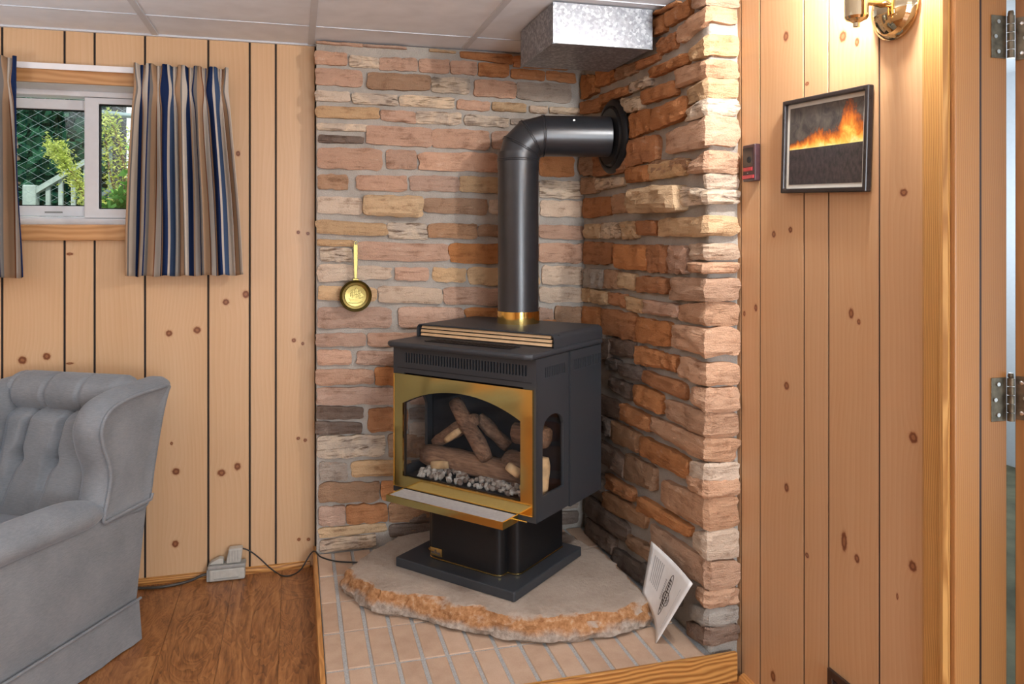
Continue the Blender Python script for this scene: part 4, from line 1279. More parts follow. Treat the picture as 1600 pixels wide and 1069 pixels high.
# ================================================================== DUCT under the ceiling
dx0, dx1, dy0, dy1, dz0 = .856, 1.228, 2.575, 2.985, 2.069
duct = tag(empty('air_duct', (dx0, dy0, 0)), 'galvanised metal air duct hanging under the ceiling beside the stone wall', 'duct')
def dl_(o): o.matrix_parent_inverse = Matrix.Translation((-dx0, -dy0, 0)); return o
dl_(MB().box(dx0, dx1, dy0, dy0+.003, dz0, ZC-.0015).build('front_sheet', M['galvanised'], duct))
dl_(MB().box(dx0, dx0+.003, dy0+.0032, dy1, dz0, ZC-.0015).build('side_sheet', M['galvanised'], duct))
dl_(MB().box(dx0+.0035, dx1, dy0+.0035, dy1, dz0+.001, dz0+.004).build('bottom_sheet', M['galvanised'], duct))
dl_(MB().box(dx0, dx1, dy1-.003, dy1, dz0+.005, ZC-.0015).build('rear_sheet', M['galvanised'], duct))
for bx_ in ((dx0-.002, dx0+.014, dy0-.002, dy0+.0), ):
    dl_(MB().box(bx_[0], bx_[1], bx_[2], bx_[3], dz0-.001, ZC-.002).build('corner_flange', M['galvanised'], duct))
dl_(MB().box(dx0-.003, dx0+.006, dy0+.002, dy1, dz0-.004, dz0).build('bottom_seam', M['galvanised'], duct))
dl_(MB().box(dx0, dx1, dy0-.003, dy0+.008, dz0-.003, dz0).build('bottom_seam', M['galvanised'], duct))

# ================================================================== ARMCHAIR (wing chair, grey velvet)
CP = Vector((-.523, 2.973)); CA = R(-29.6)
chair = tag(empty('wing_armchair', (CP.x, CP.y, 0), CA), 'grey velvet wing armchair with button tufted back and skirt', 'armchair')
CN = Vector((math.cos(CA), math.sin(CA))); CD = Vector((math.sin(CA), -math.cos(CA)))      # outward, forward
def chair_at(x, y, s):
    """photo pixel -> (n, z) on the plane s = const of the chair"""
    r = ray(x, y); t = (CP.dot(CD)+s)/(r.x*CD.x+r.y*CD.y)
    p = Vector((r.x*t, r.y*t)); return (p-CP).dot(CN), CH+r.z*t
def cl_(s, n, z): return (n, -s, z)
VEL = M['grey_velvet']
CW = .63                                           # overall width
def arm_side(mir):
    fx_ = (lambda n: n) if not mir else (lambda n: -CW-n)
    c = lambda s, n, z: (fx_(n), -s, z)
    # outside panel: leans back a little towards the top
    pm_ = MB()
    def P(i, j):
        f, g_ = i/12, j/8
        z = .140 + .345*g_
        s0 = .004 - .052*g_
        s = s0 + (.74-s0)*f
        bul = .010*math.sin(math.pi*g_)*math.sin(math.pi*min(1, max(0, f)))
        return c(s, -.012+bul, z)
    pm_.grid(P, 12, 8)
    # close the box: inner face, front, back
    def Q(i, j):
        f, g_ = i/12, j/8
        z = .140 + .345*g_; s0 = .004 - .052*g_; s = s0 + (.74-s0)*f
        return c(s, -.105, z)
    pm_.grid(Q, 12, 8)
    n_ = 13*9
    for j in range(8):
        pm_.f.append((j*13, (j+1)*13, n_+(j+1)*13, n_+j*13)); pm_.f.append((j*13+12, n_+j*13+12, n_+(j+1)*13+12, (j+1)*13+12))
    for i in range(12):
        pm_.f.append((8*13+i, 8*13+i+1, n_+8*13+i+1, n_+8*13+i))
    o = pm_.build('side_panel', VEL, chair, smooth=False); smooth_by_angle(o, 40)
    # padded arm roll
    ar = MB(); secs = []
    NS = 20
    for i in range(21):
        f = i/20
        s = .150 + .615*f
        zc = .492 + .014*math.sin(f*2.2)
        k = 1.0 if f < .9 else math.sqrt(max(0.02, 1-((f-.9)/.1)**2*.75))
        if f < .16: k *= .66+.34*math.sin(f/.16*math.pi/2)
        secs.append([Vector(c(s, -.068+.092*k*math.cos(2*math.pi*j/NS), zc+.054*k*math.sin(2*math.pi*j/NS)*(1 if math.sin(2*math.pi*j/NS) > 0 else .85))) for j in range(NS)])
    vs_ = [q for r_ in secs for q in r_]; fs_ = []
    for i in range(20):
        for j in range(NS):
            k = (j+1) % NS; fs_.append((i*NS+j, i*NS+k, (i+1)*NS+k, (i+1)*NS+j))
    fs_.append(tuple(range(NS))); fs_.append(tuple(20*NS+j for j in range(NS)))
    ar.add(vs_, fs_); ar.build('arm_roll', VEL, chair, smooth=True)
    # wing: shaped cushion with crowned border
    key = [(-.050, .455), (-.085, .58), (-.108, .67), (-.133, .76), (-.158, .826), (-.170, .848), (-.150, .856), (-.10, .855), (-.01, .852), (.075, .842), (.135, .822), (.163, .79), (.172, .755), (.160, .70), (.138, .645), (.132, .60), (.142, .545), (.158, .49), (.155, .462), (.05, .452)]
    # Catmull-Rom
    def cr(pts_, per=6):
        out = []; m = len(pts_)
        for i in range(m):
            p0, p1, p2, p3 = [Vector(pts_[(i+k-1) % m]) for k in range(4)]
            for k in range(per):
                t = k/per
                out.append(.5*((2*p1)+(-p0+p2)*t+(2*p0-5*p1+4*p2-p3)*t*t+(-p0+3*p1-3*p2+p3)*t**3))
        return out
    W_ = cr(key); m = len(W_)
    nrm = []
    for i in range(m):
        t = (W_[(i+1) % m]-W_[i-1]).normalized(); nrm.append(Vector((-t.y, t.x)))
    cw = sum((W_[i-1].x*W_[i].y-W_[i].x*W_[i-1].y) for i in range(m))
    if cw > 0: nrm = [-q for q in nrm]
    lev = [(-.006, -.010), (.0, -.004), (.004, -.010), (.020, -.022), (.030, -.045), (.030, -.075), (.018, -.100), (.0, -.112), (-.02, -.116)]
    vs_ = []; fs_ = []
    for off, nn in lev:
        for i in range(m):
            crown = 1.0 if W_[i].y > .52 else max(0, (W_[i].y-.45)/.07)
            if W_[i].x < -.04 and W_[i].y < .82: crown *= .25
            q = W_[i] + nrm[i]*(off*crown if off > 0 else off)
            vs_.append(c(q.x, nn, q.y))
    for l in range(len(lev)-1):
        for i in range(m):
            k = (i+1) % m; fs_.append((l*m+i, l*m+k, (l+1)*m+k, (l+1)*m+i))
    # faces of the wing: fan from a centre, slightly domed
    cc = sum(W_, Vector((0, 0)))/m
    a = len(vs_)
    for l, nn in ((0, -.003), (len(lev)-1, -.120)):
        mid0 = len(vs_)
        for i in range(m):
            q = W_[i].lerp(cc, .45); vs_.append(c(q.x, nn, q.y))
        ci = len(vs_); vs_.append(c(cc.x, nn, cc.y))
        for i in range(m):
            k = (i+1) % m
            fs_.append((l*m+i, l*m+k, mid0+k, mid0+i)); fs_.append((mid0+i, mid0+k, ci))
    wing = MB().add(vs_, fs_).build('wing', VEL, chair, smooth=True)
    pip = [c(W_[i].x+nrm[i].x*.001, -.003, W_[i].y+nrm[i].y*.001) for i in range(m) if W_[i].y > .46 and not (W_[i].x < -.05 and W_[i].y < .83)]
    pip2 = sorted(range(m), key=lambda i: i)
    start = max(range(m), key=lambda i: (W_[i].y > .80 and W_[i].x < -.14, W_[i].y))
    seq = [W_[(start+i) % m] for i in range(int(m*.72))]
    seq = [q for q in seq if q.y > .462]
    MB().tube([c(q.x, -.002, q.y) for q in seq], .0068, 6).build('piping', VEL, wing, smooth=True)
    # skirt and its piping
    sk = MB()
    def S(i, j):
        f, g_ = i/16, j/4
        z = .143 - .138*g_
        s = -.001 + .75*f
        return c(s, -.002 + .012*g_ + .003*math.sin(f*31)*g_, z)
    def S2(i, j):
        p = S(i, j); return (p[0]-(.008 if not mir else -.008), p[1], p[2])
    sk.grid(S, 16, 4); sk.grid(S2, 16, 4)
    o = sk.build('skirt_side', VEL, chair, smooth=True, fix=False)
    MB().tube([c(-.003+.75*f/8, .0035, .146) for f in range(9)], .005, 6).build('skirt_piping', VEL, chair, smooth=True)
arm_side(False); arm_side(True)
# tufted back
btn_n = sorted([chair_at(38, 713, .055)[0], chair_at(92, 713, .055)[0]])
bz = (chair_at(38, 713, .055)[1]+chair_at(92, 713, .055)[1])/2
sp_ = btn_n[1]-btn_n[0]
btn = [btn_n[1]-sp_*k for k in range(0, 5)]
def back_s(n, z):
    base = .085 - .22*(z-.45)                     # leaning plane
    e = min(1.0, max(0, (-n-.095)/.05), max(0, (n+CW-.095)/.05))
    puff = .050*math.sqrt(max(0.0, e))
    d = 0.0
    for b in btn:
        r2_ = ((n-b)/.024)**2 + ((z-bz)/.024)**2
        d += .046*math.exp(-r2_)
        if z > bz: d += .034*math.exp(-((n-b-(z-bz)*.12)/.013)**2)*min(1, (z-bz)/.03)        # pleats up
        else: d += .030*math.exp(-((n-b+(bz-z)*.22)/.015)**2)*max(0, 1-(bz-z)/.22)               # pleats fading downwards
    edge = math.exp(-((z-.79)/.018)**2)*.045
    return base + puff - d - edge
bkm = MB()
NXB, NZB = 120, 60
bkm.grid(lambda i, j: cl_(back_s(-.09-(CW-.18)*i/NXB, .42+.375*j/NZB), -.09-(CW-.18)*i/NXB, .42+.375*j/NZB), NXB, NZB)
bkm.build('tufted_back', VEL, chair, smooth=True, fix=False)
for b in btn:
    s_ = back_s(b, bz)
    bm2 = bmesh.new(); bmesh.ops.create_uvsphere(bm2, u_segments=12, v_segments=8, radius=.0075)
    me = bpy.data.meshes.new('button'); bm2.to_mesh(me); bm2.free()
    o = link('button', me, M['button_cloth'], chair, True); o.location = cl_(s_+.009, b, bz); o.scale = (1, .6, 1)
# head roll
hr = MB(); NS = 22; secs = []
pl = [btn[0]+sp_*.42-sp_*k for k in range(0, 7)]
for i in range(91):
    n_ = -.035 - (CW-.07)*i/90
    crease = sum(math.exp(-((n_-q)/.008)**2) for q in pl)
    endk = min(1, math.sqrt(max(.05, min(-n_-.03, n_+CW-.03)/.07)))
    secs.append([Vector(cl_(-.040 + .085*endk*math.cos(a)*(1-.16*crease*(math.cos(a) > 0)), n_, .838 + .070*endk*math.sin(a)*(1-.10*crease))) for a in [2*math.pi*j/NS for j in range(NS)]])
vs_ = [q for r_ in secs for q in r_]; fs_ = []
for i in range(90):
    for j in range(NS):
        k = (j+1) % NS; fs_.append((i*NS+j, i*NS+k, (i+1)*NS+k, (i+1)*NS+j))
fs_.append(tuple(range(NS))); fs_.append(tuple(90*NS+j for j in range(NS)))
hr.add(vs_, fs_).build('head_roll', VEL, chair, smooth=True)
# outside back, seat cushion, seat front, front and rear skirt
ob = MB(); ob.add([cl_(s, n, z) for n in (-.012, -CW+.012) for s, z in ((.0, .14), (-.052, .47), (-.140, .84), (-.06, .86), (.06, .47), (.08, .14))],
    [(0,1,7,6), (1,2,8,7), (2,3,9,8), (3,4,10,9), (4,5,11,10), (0,6,11,5), (0,5,4,1), (1,4,3,2), (6,7,10,11), (7,8,9,10)])
ob.build('outside_back', VEL, chair)
MB().box(-CW+.105, -.105, -.72, -.05, .30, .445).build('seat_cushion', VEL, chair, smooth=True, bevel=.045, seg=4)
MB().box(-CW+.1, -.1, -.73, -.05, .14, .30).build('seat_base', VEL, chair)
MB().box(-CW, 0, -.752, -.742, .006, .145).build('skirt_front', VEL, chair)
MB().box(-CW+.02, -.02, -.012, -.002, .006, .145).build('skirt_rear', VEL, chair)

# ================================================================== CURTAINS
def curtain(name, tx0, tx1, hx0, hx1, pinches, label, seed, ztop=2.078, zbot=1.243, yc=3.368, reps=2.6, fullness=None):
    """pinch-pleated curtain; tx = extent at the heading, hx = extent at the hem"""
    NXc, NZc = 26*pinches, 44
    mb = MB(); uvs = []
    zp = ztop-.098
    def P(i, j):
        f = i/NXc; g_ = j/NZc
        z = ztop + (zbot-ztop)*g_
        k = f*pinches
        ph = 2*math.pi*(k)
        # width grows from pinch line to hem
        below = min(1, max(0, (zp-z)/(zp-zbot))); above = max(0, (z-zp)/(ztop-zp))
        x_top = tx0+(tx1-tx0)*f; x_hem = hx0+(hx1-hx0)*f
        x = x_top+(x_hem-x_top)*below**.85
        # gathering towards pinch centres near the pinch line
        cell = math.floor(k); cf = k-cell-.5
        prox = math.exp(-((z-zp)/.050)**2)
        x -= cf*((tx1-tx0)/pinches)*.86*prox*math.exp(-(cf/.36)**4)
        # folds
        w = nz(k*.8+seed, 2.0)*.8
        amp = (.012 + .034*min(1, below*2.2)**.8*(1-.25*below))
        yv = amp*math.cos(ph+math.pi+w*below*1.6) + .008*below*math.cos(2.35*ph+seed) + .009*above*math.cos(3*ph)
        yv += -.022*prox*math.exp(-(cf/.16)**2)
        yv *= (1-.3*prox)
        x += .010*below*nz(k*1.3, z*2.2, seed)
        z += .004*math.cos(ph)*(g_ > .98) + .003*math.cos(ph*1.0)*(g_ < .02)
        return (x, yc+yv, z)
    mb.grid(P, NXc, NZc)
    me = mb.mesh(name, fix=False)
    uvl = me.uv_layers.new(name='UVMap')
    for lp in me.loops:
        vi = lp.vertex_index; i, j = vi % (NXc+1), vi // (NXc+1)
        uvl.data[lp.index].uv = (seed*.37 + reps*i/NXc, j/NZc)
    o = link(name, me, M['striped_cloth'], None, True)
    so_ = o.modifiers.new('thickness', 'SOLIDIFY'); so_.thickness = .0012
    return tag(o, label, 'curtain', 'striped window curtains')
curtain('striped_curtain', -.612, -.262, -.640, -.200, 6, 'pleated striped curtain at the right side of the window', 1.0, reps=2.1)
curtain('striped_curtain', -1.36, -1.018, -1.40, -.985, 6, 'pleated striped curtain at the left side of the window', 2.6, reps=2.1, ztop=2.079)
rodm = MB(); rodm.box(-1.37, -.275, 3.412, 3.418, 2.048, 2.072)
rod = tag(rodm.build('curtain_rod', M['vinyl_white'], bevel=.002), 'flat white curtain rod spanning above the window', 'curtain rod')
for x in (-1.37, -.281): MB().box(x, x+.006, 3.418, YP, 2.048, 2.072).build('rod_return', M['vinyl_white'], rod)

# ================================================================== THINGS ON THE PINE WALL
# framed print
pc = [onX(x, y, XP-.012) for x, y in ((1228,304),(1362,296),(1356,131),(1222,163))]
cy_, cz_ = sum(p.y for p in pc)/4, sum(p.z for p in pc)/4
pw, ph_ = .350, .262
pic = tag(empty('framed_picture', (XP-.001, cy_, cz_)), 'small black framed picture of a line of fire on the pine wall', 'picture')
pic.rotation_euler = (R(2.4), 0, 0)
def pf(a, b, h): return (-h, -a, b)                 # a to the right as seen, h out of the wall
def rect(x0, x1, z0, z1): return [(x0, z0), (x1, z0), (x1, z1), (x0, z1)]
fw_ = .013
pfm = MB(); pfm.ring(rect(-pw/2, pw/2, -ph_/2, ph_/2), rect(-pw/2+fw_, pw/2-fw_, -ph_/2+fw_, ph_/2-fw_), .002, .020, pf)
pfm.build('frame', M['frame_black'], pic, bevel=.003)
pmm = MB(); pmm.prism(rect(-pw/2+fw_-.002, pw/2-fw_+.002, -ph_/2+fw_-.002, ph_/2-fw_+.002), .003, .009, pf)
matb = pmm.build('mat_board', M['mat_board'], pic)
prm = MB(); a0, a1, b0, b1 = -pw/2+fw_+.012, pw/2-fw_-.012, -ph_/2+fw_+.011, ph_/2-fw_-.011
prm.add([pf(a0, b0, .0098), pf(a1, b0, .0098), pf(a1, b1, .0098), pf(a0, b1, .0098)], [(0, 1, 2, 3)])
me = prm.mesh('print', fix=False); uvl = me.uv_layers.new(name='UVMap')
for lp, uvv in zip(me.loops, ((0, 0), (1, 0), (1, 1), (0, 1))): uvl.data[lp.index].uv = uvv
link('print', me, M['fire_print'], pic)

# small maroon wall unit (detector / remote holder) beside the stone wall
ty0, ty1, tz0, tz1 = 2.104, 2.172, 1.569, 1.682
th = tag(empty('wall_detector', (XP-.0005, (ty0+ty1)/2, tz0)), 'small dark maroon wall unit with red lights near the stone wall', 'detector')
def tl(o): o.matrix_parent_inverse = Matrix.Translation((-(XP-.0005), -(ty0+ty1)/2, -tz0)); return o
tl(MB().box(XP-.020, XP-.001, ty0, ty1, tz0, tz1).build('housing', M['maroon_plastic'], th, bevel=.003))
tl(MB().box(XP-.0215, XP-.020, ty0+.012, ty1-.004, tz0+.046, tz1-.010).build('face_plate', M['frame_black'], th))
tl(MB().box(XP-.0225, XP-.020, ty0+.014, ty1-.008, tz0+.032, tz0+.043).build('red_window', M['red_plastic'], th))
tl(MB().box(XP-.0240, XP-.020, ty0+.004, ty1-.002, tz0+.008, tz0+.019).build('red_bar', M['red_plastic'], th, bevel=.001))
tl(MB().lathe([(.0018, -.002), (.0018, .001)], 8, 'x', (XP-.0205, (ty0+ty1)/2+.004, tz0+.0255)).build('indicator', M['screw_steel'], th))
tl(MB().lathe([(.009, -.0022), (.011, .001)], 16, 'x', (XP-.0215, (ty0+ty1)/2-.004, tz0+.066)).build('speaker_port', M['slot_dark'], th))

# brass sconce
scy, scz = 1.545, 1.936
sconce = tag(empty('wall_sconce', (XP, scy, scz)), 'polished brass wall sconce with glass shade on the pine wall', 'wall lamp')
bp = MB().lathe([(.074, -.0005), (.074, -.007), (.070, -.011), (.064, -.013), (.060, -.022), (.046, -.032), (.026, -.038), (.012, -.040)], 48, 'x')
smooth_by_angle(bp.build('back_plate', M['lamp_brass'], sconce), 30)
smooth_by_angle(MB().tube([(-.036, 0, .012), (-.06, 0, .012), (-.095, 0, .012)], .0125, 20, radii=[.014, .0105, .0125]).build('arm', M['lamp_brass'], sconce), 40)
smooth_by_angle(MB().lathe([(.004, -.054), (.0075, -.053), (.0075, -.044), (.012, -.041), (.023, -.036), (.0265, -.030), (.0265, .045), (.030, .050), (.030, .056)], 24, 'z', (-.110, 0, .002)).build('socket_cup', M['lamp_brass'], sconce), 30)
sd_ = MB(); prof = [(.030, .056), (.040, .080), (.048, .120), (.056, .170), (.066, .215)]
sd_.lathe(prof, 28, 'z', (-.110, 0, .002)); sd_.f = sd_.f[:-2]
sd_.build('glass_shade', M['frosted_glass'], sconce, smooth=True, fix=False)
bm2 = bmesh.new(); bmesh.ops.create_uvsphere(bm2, u_segments=14, v_segments=10, radius=.017); me = bpy.data.meshes.new('bulb'); bm2.to_mesh(me); bm2.free()
bo = link('bulb', me, M['bulb_glow'], sconce, True); bo.location = (-.110, 0, .130)
ld = bpy.data.lights.new('sconce_light', 'POINT'); ld.energy = 58; ld.color = (.97, .97, 1.0); ld.shadow_soft_size = .026
lo = bpy.data.objects.new('sconce_light', ld); COL.objects.link(lo); lo.parent = sconce; lo.location = (-.110, 0, .192)

# brown register low on the pine wall
rg = tag(empty('wall_register', (XP, 1.70, .10)), 'dark brown metal air register low on the pine wall', 'register')
def rl(o): o.matrix_parent_inverse = Matrix.Translation((-XP, -1.70, -.10)); return o
rm = MB().ring([(1.470, .105), (1.782, .105), (1.782, .262), (1.470, .262)], [(1.490, .125), (1.762, .125), (1.762, .242), (1.490, .242)], 0, 1, lambda a, b, h: (XP-.001-.009*h, a, b))
rl(rm.build('frame', M['brown_metal'], rg, bevel=.002))
for k in range(7):
    z_ = .130+.0165*k
    rl(MB().add([(XP-.002, 1.49, z_+.006), (XP-.002, 1.762, z_+.006), (XP-.008, 1.762, z_), (XP-.008, 1.49, z_), (XP-.001, 1.49, z_+.008), (XP-.001, 1.762, z_+.008), (XP-.007, 1.762, z_+.002), (XP-.007, 1.49, z_+.002)],
       [(0,1,2,3),(4,7,6,5),(0,3,7,4),(1,5,6,2),(2,6,7,3),(0,4,5,1)]).build('slat', M['brown_metal'], rg))

# ================================================================== BRASS PAN on the stone wall
pcx, pcz, pcy = .2375, 1.155, 3.285
pan = tag(empty('brass_pan', (pcx, pcy, pcz)), 'small brass pan with embossed sailing ship hanging on the stone wall', 'decorative pan')
pb = MB().lathe([(.050, .030), (.055, .024), (.061, .002), (.0650, -.002), (.0655, .001), (.0650, .003), (.060, .004), (.054, .010), (.045, .012), (.043, .008), (.030, .009), (.010, .010)], 48, 'y', (0, 0, 0))
smooth_by_angle(pb.build('bowl', M['brass_pan'], pan), 30)
hm = MB(); hm.add([(x, y, z) for z, w, y0 in ((.068, .0055, .006), (.12, .0075, .006), (.175, .0085, .005), (.212, .0085, .004)) for x, y in ((-w, y0), (w, y0), (w, y0+.004), (-w, y0+.004))],
   [f for k in range(3) for f in ((4*k, 4*k+1, 4*k+5, 4*k+4), (4*k+1, 4*k+2, 4*k+6, 4*k+5), (4*k+2, 4*k+3, 4*k+7, 4*k+6), (4*k+3, 4*k, 4*k+4, 4*k+7))] + [(0, 3, 2, 1), (12, 13, 14, 15)])
hno = hm.build('handle', M['brass_pan'], pan, bevel=.001)
rr_ = [(.005*math.cos(a), .007, .217+.007*math.sin(a)) for a in [2*math.pi*k/16 for k in range(17)]]
MB().tube(rr_, .0018, 6, cap=False).build('hanging_ring', M['brass_pan'], hno)
MB().box(-.012, .012, .004, .009, .060, .072).build('handle_mount', M['brass_pan'], pan, bevel=.002)
# ship relief: hull, masts, sails
shp = MB(); yq = .0065
def slabp(poly, th_=.004): shp.prism([(a, b) for a, b in poly], yq, yq-th_-.002, lambda a, b, h: (a, h, b))
slabp([(-.026, -.010), (-.018, -.024), (.016, -.024), (.030, -.006), (.016, -.012), (-.014, -.013)])
for mx, b0, hh in ((-.013, -.008, .032), (.003, -.008, .040), (.016, -.008, .028)):
    shp.box(mx-.0008, mx+.0008, yq-.005, yq, b0, b0+hh)
    for k in range(3):
        w = .0085-.0016*k; z0 = b0+.004+hh*.29*k
        slabp([(mx-w, z0), (mx+w*.7, z0-.001), (mx+w, z0+hh*.12), (mx+w*.8, z0+hh*.24), (mx-w*.8, z0+hh*.23)], .003)
slabp([(.020, -.004), (.033, -.001), (.022, .014)], .002)
shp.build('ship_relief', M['brass_pan'], pan)
MB().tube([(-.030, yq-.001, -.027), (-.010, yq-.002, -.030), (.012, yq-.002, -.030), (.030, yq-.001, -.024)], .0016, 6).build('wave_relief', M['brass_pan'], pan)

# ================================================================== BROCHURE leaning between slab and wall
bq = [Vector((1.118, 2.318, HZ+.002)), onX(1082, 912, 1.195), onX(1018, 846, 1.185), Vector((1.150, 2.49, .172))]
bro = tag(empty('brochure', (1.118, 2.318, HZ)), 'white booklet with an oval logo leaning against the stone wall', 'booklet')
def bpt(s, t):
    p = (bq[0]*(1-s)+bq[1]*s)*(1-t) + (bq[3]*(1-s)+bq[2]*s)*t
    nrm_ = (bq[1]-bq[0]).cross(bq[3]-bq[0]).normalized()
    return p - nrm_*(.018*math.sin(math.pi*t)*(1-.4*s)) - Vector((1.118, 2.318, HZ)), nrm_
bmk = MB()
bmk.grid(lambda i, j: bpt(i/12, j/14)[0], 12, 14)
bo_ = bmk.build('cover', M['paper'], bro, smooth=True, fix=False)
so_ = bo_.modifiers.new('thickness', 'SOLIDIFY'); so_.thickness = .0028; so_.offset = 0
bnorm = bpt(.5, .5)[1]
sgn = 1.0 if bnorm.dot(Vector((0, 0, CH))-Vector((1.12, 2.4, .2))) > 0 else -1.0
def bl(s, t, h): return bpt(s, t)[0] + bnorm*sgn*h
def bflat(poly, mat, name, h=.0019):
    m_ = MB(); m_.add([bl(s, t, h) for s, t in poly], [tuple(range(len(poly)))]); return m_.build(name, mat, bo_, fix=False)
def bline(pts_, w, mat, name): return MB().tube([bl(s, t, .0019) for s, t in pts_], w, 5).build(name, mat, bo_)
ovl = lambda cs, ct, rs, rt, n=28: [(cs+rs*math.cos(2*math.pi*k/n), ct+rt*math.sin(2*math.pi*k/n)) for k in range(n+1)]
sw = lambda pts_: [(b_, a_) for a_, b_ in pts_]          # prints run along the long edge
bline(sw(ovl(.40, .50, .055, .34)), .0010, M['print_dark'], 'logo_oval')
bline(sw(ovl(.37, .46, .10, .10)), .0012, M['print_dark'], 'logo_leaf_ring')
for (ds, dt) in ((0, 0), (.028, .022), (-.026, .02), (.022, -.026), (-.024, -.022)):
    bflat(sw([(.33+ds-.018, .46+dt-.016), (.33+ds+.020, .46+dt-.008), (.33+ds+.004, .46+dt+.020)])[::-1], M['print_dark'], 'logo_leaf', .0022)
for k in range(11):
    t0 = .24+.048*k
    bflat(sw([(.385, t0), (.435, t0+.006), (.435, t0+.036), (.385, t0+.030)])[::-1], M['print_dark'], 'logo_mark', .0022)
for k in range(10):
    t0 = .34+.036*k
    bflat(sw([(.49, t0), (.53, t0+.003), (.53, t0+.026), (.49, t0+.026)])[::-1], M['print_grey'], 'logo_mark', .0021)
for k in range(6):
    s0 = .64+.042*k
    bflat(sw([(s0, .36), (s0+.018, .36), (s0+.018, .84), (s0, .84)])[::-1], M['print_grey'], 'text_line', .0021)
bline([(.16, .12), (.80, .14)], .0006, M['print_grey'], 'rule_line')
bline([(.62, .93), (.92, .93)], .0006, M['print_grey'], 'rule_line')

# ================================================================== OUTLET BOX, ADAPTER, CORDS
oby = YP-.0165
ob_ = tag(empty('outlet_box', (-.278, YP, 0)), 'beige surface outlet box on the baseboard of the pine wall', 'outlet')
def ol_(o): o.matrix_parent_inverse = Matrix.Translation((.278, -YP, 0)); return o
ol_(MB().box(-.338, -.200, YP-.065, oby-.0008, .0025, .052).build('box_body', M['beige_plastic'], ob_, bevel=.006))
ol_(MB().box(-.343, -.197, YP-.070, oby-.0008, .0525, .068).build('box_lid', M['grey_plastic'], ob_, bevel=.004))
ol_(MB().box(-.322, -.225, YP-.067, YP-.0652, .012, .046).build('front_label', M['beige_plastic'], ob_, bevel=.002))
ol_(MB().box(-.348, -.335, YP-.060, YP-.020, .0025, .050).build('end_cap', M['grey_plastic'], ob_, bevel=.002))
ol_(MB().box(-.320, -.225, YP-.069, YP-.067, .013, .0165).build('label_rule', M['grey_plastic'], ob_))
ad = tag(empty('plug_adapter', (-.24, YP-.04, .0685)), 'grey ribbed plug-in power adapter standing on the outlet box', 'power adapter')
def al_(o): o.matrix_parent_inverse = Matrix.Translation((.24, -(YP-.04), -.0685)); return o
a_ = MB(); a_.add([(x, y, z) for z, sh_ in ((.0685, 0), (.128, .012)) for x, y in ((-.275+sh_, YP-.062), (-.216+sh_*.6, YP-.062), (-.216+sh_*.6, YP-.022), (-.275+sh_, YP-.022))],
   [(0,3,2,1),(4,5,6,7),(0,1,5,4),(1,2,6,5),(2,3,7,6),(3,0,4,7)])
al_(a_.build('adapter_body', M['beige_plastic'], ad, bevel=.006, seg=2))
for k in range(4):
    al_(MB().box(-.262+.011*k, -.260+.011*k, YP-.0635, YP-.0618, .078, .120).build('rib', M['grey_plastic'], ad))
a2 = MB(); a2.prism([(-.340, .0685), (-.283, .0685), (-.283, .088), (-.300, .092), (-.330, .078)], YP-.055, YP-.024, lambda a, b, h: (a, h, b))
tag(a2.build('wedge_plug', M['beige_plastic'], bevel=.003), 'pale wedge shaped plug beside the adapter on the outlet box', 'plug')
def curve_pts(P_, per=8):
    P_ = [Vector(p) for p in P_]; out = []
    Q_ = [P_[0]*2-P_[1]] + P_ + [P_[-1]*2-P_[-2]]
    for i in range(1, len(Q_)-2):
        for k in range(per):
            t = k/per; p0, p1, p2, p3 = Q_[i-1:i+3]
            out.append(.5*((2*p1)+(-p0+p2)*t+(2*p0-5*p1+4*p2-p3)*t*t+(-p0+3*p1-3*p2+p3)*t**3))
    out.append(P_[-1]); return out
yc_ = YP-.035
cpts = [(-.215, yc_, .118)] + [tuple(onY(x, y, yc_)) for x, y in ((390,861),(405,872),(420,886),(432,895))] + [tuple(onZ(442, 900, .004)), tuple(onZ(455, 899, .004)), tuple(onZ(470, 890, .03)), (.068, 3.36, HZ+.006), (.10, 3.30, HZ+.0035), (.16, 3.24, HZ+.0035), (.26, 3.20, HZ+.0035)]
tag(MB().tube(curve_pts(cpts), .0030, 8).build('thin_cord', M['cord_black'], smooth=True), 'thin black cord running from the adapter onto the hearth', 'cord')
cp2 = [(-.349, YP-.040, .028), (-.372, YP-.042, .024), (-.40, YP-.045, .014)] + [tuple(onZ(x, y, .0065)) for x, y in ((285,911),(255,917),(225,919),(205,919),(170,920))]
tag(MB().tube(curve_pts(cp2), .0058, 8, radii=None).build('thick_cord', M['cord_brown'], smooth=True), 'thick dark cord from the outlet box going behind the armchair', 'cord')

# ================================================================== OUTSIDE THE WINDOW
gz_ = 1.36
tag(MB().box(-9, 1.38, 3.721, 16, gz_-.3, gz_).build('floor_garden', M['soil']), 'garden ground outside the window', 'ground', kind='structure')
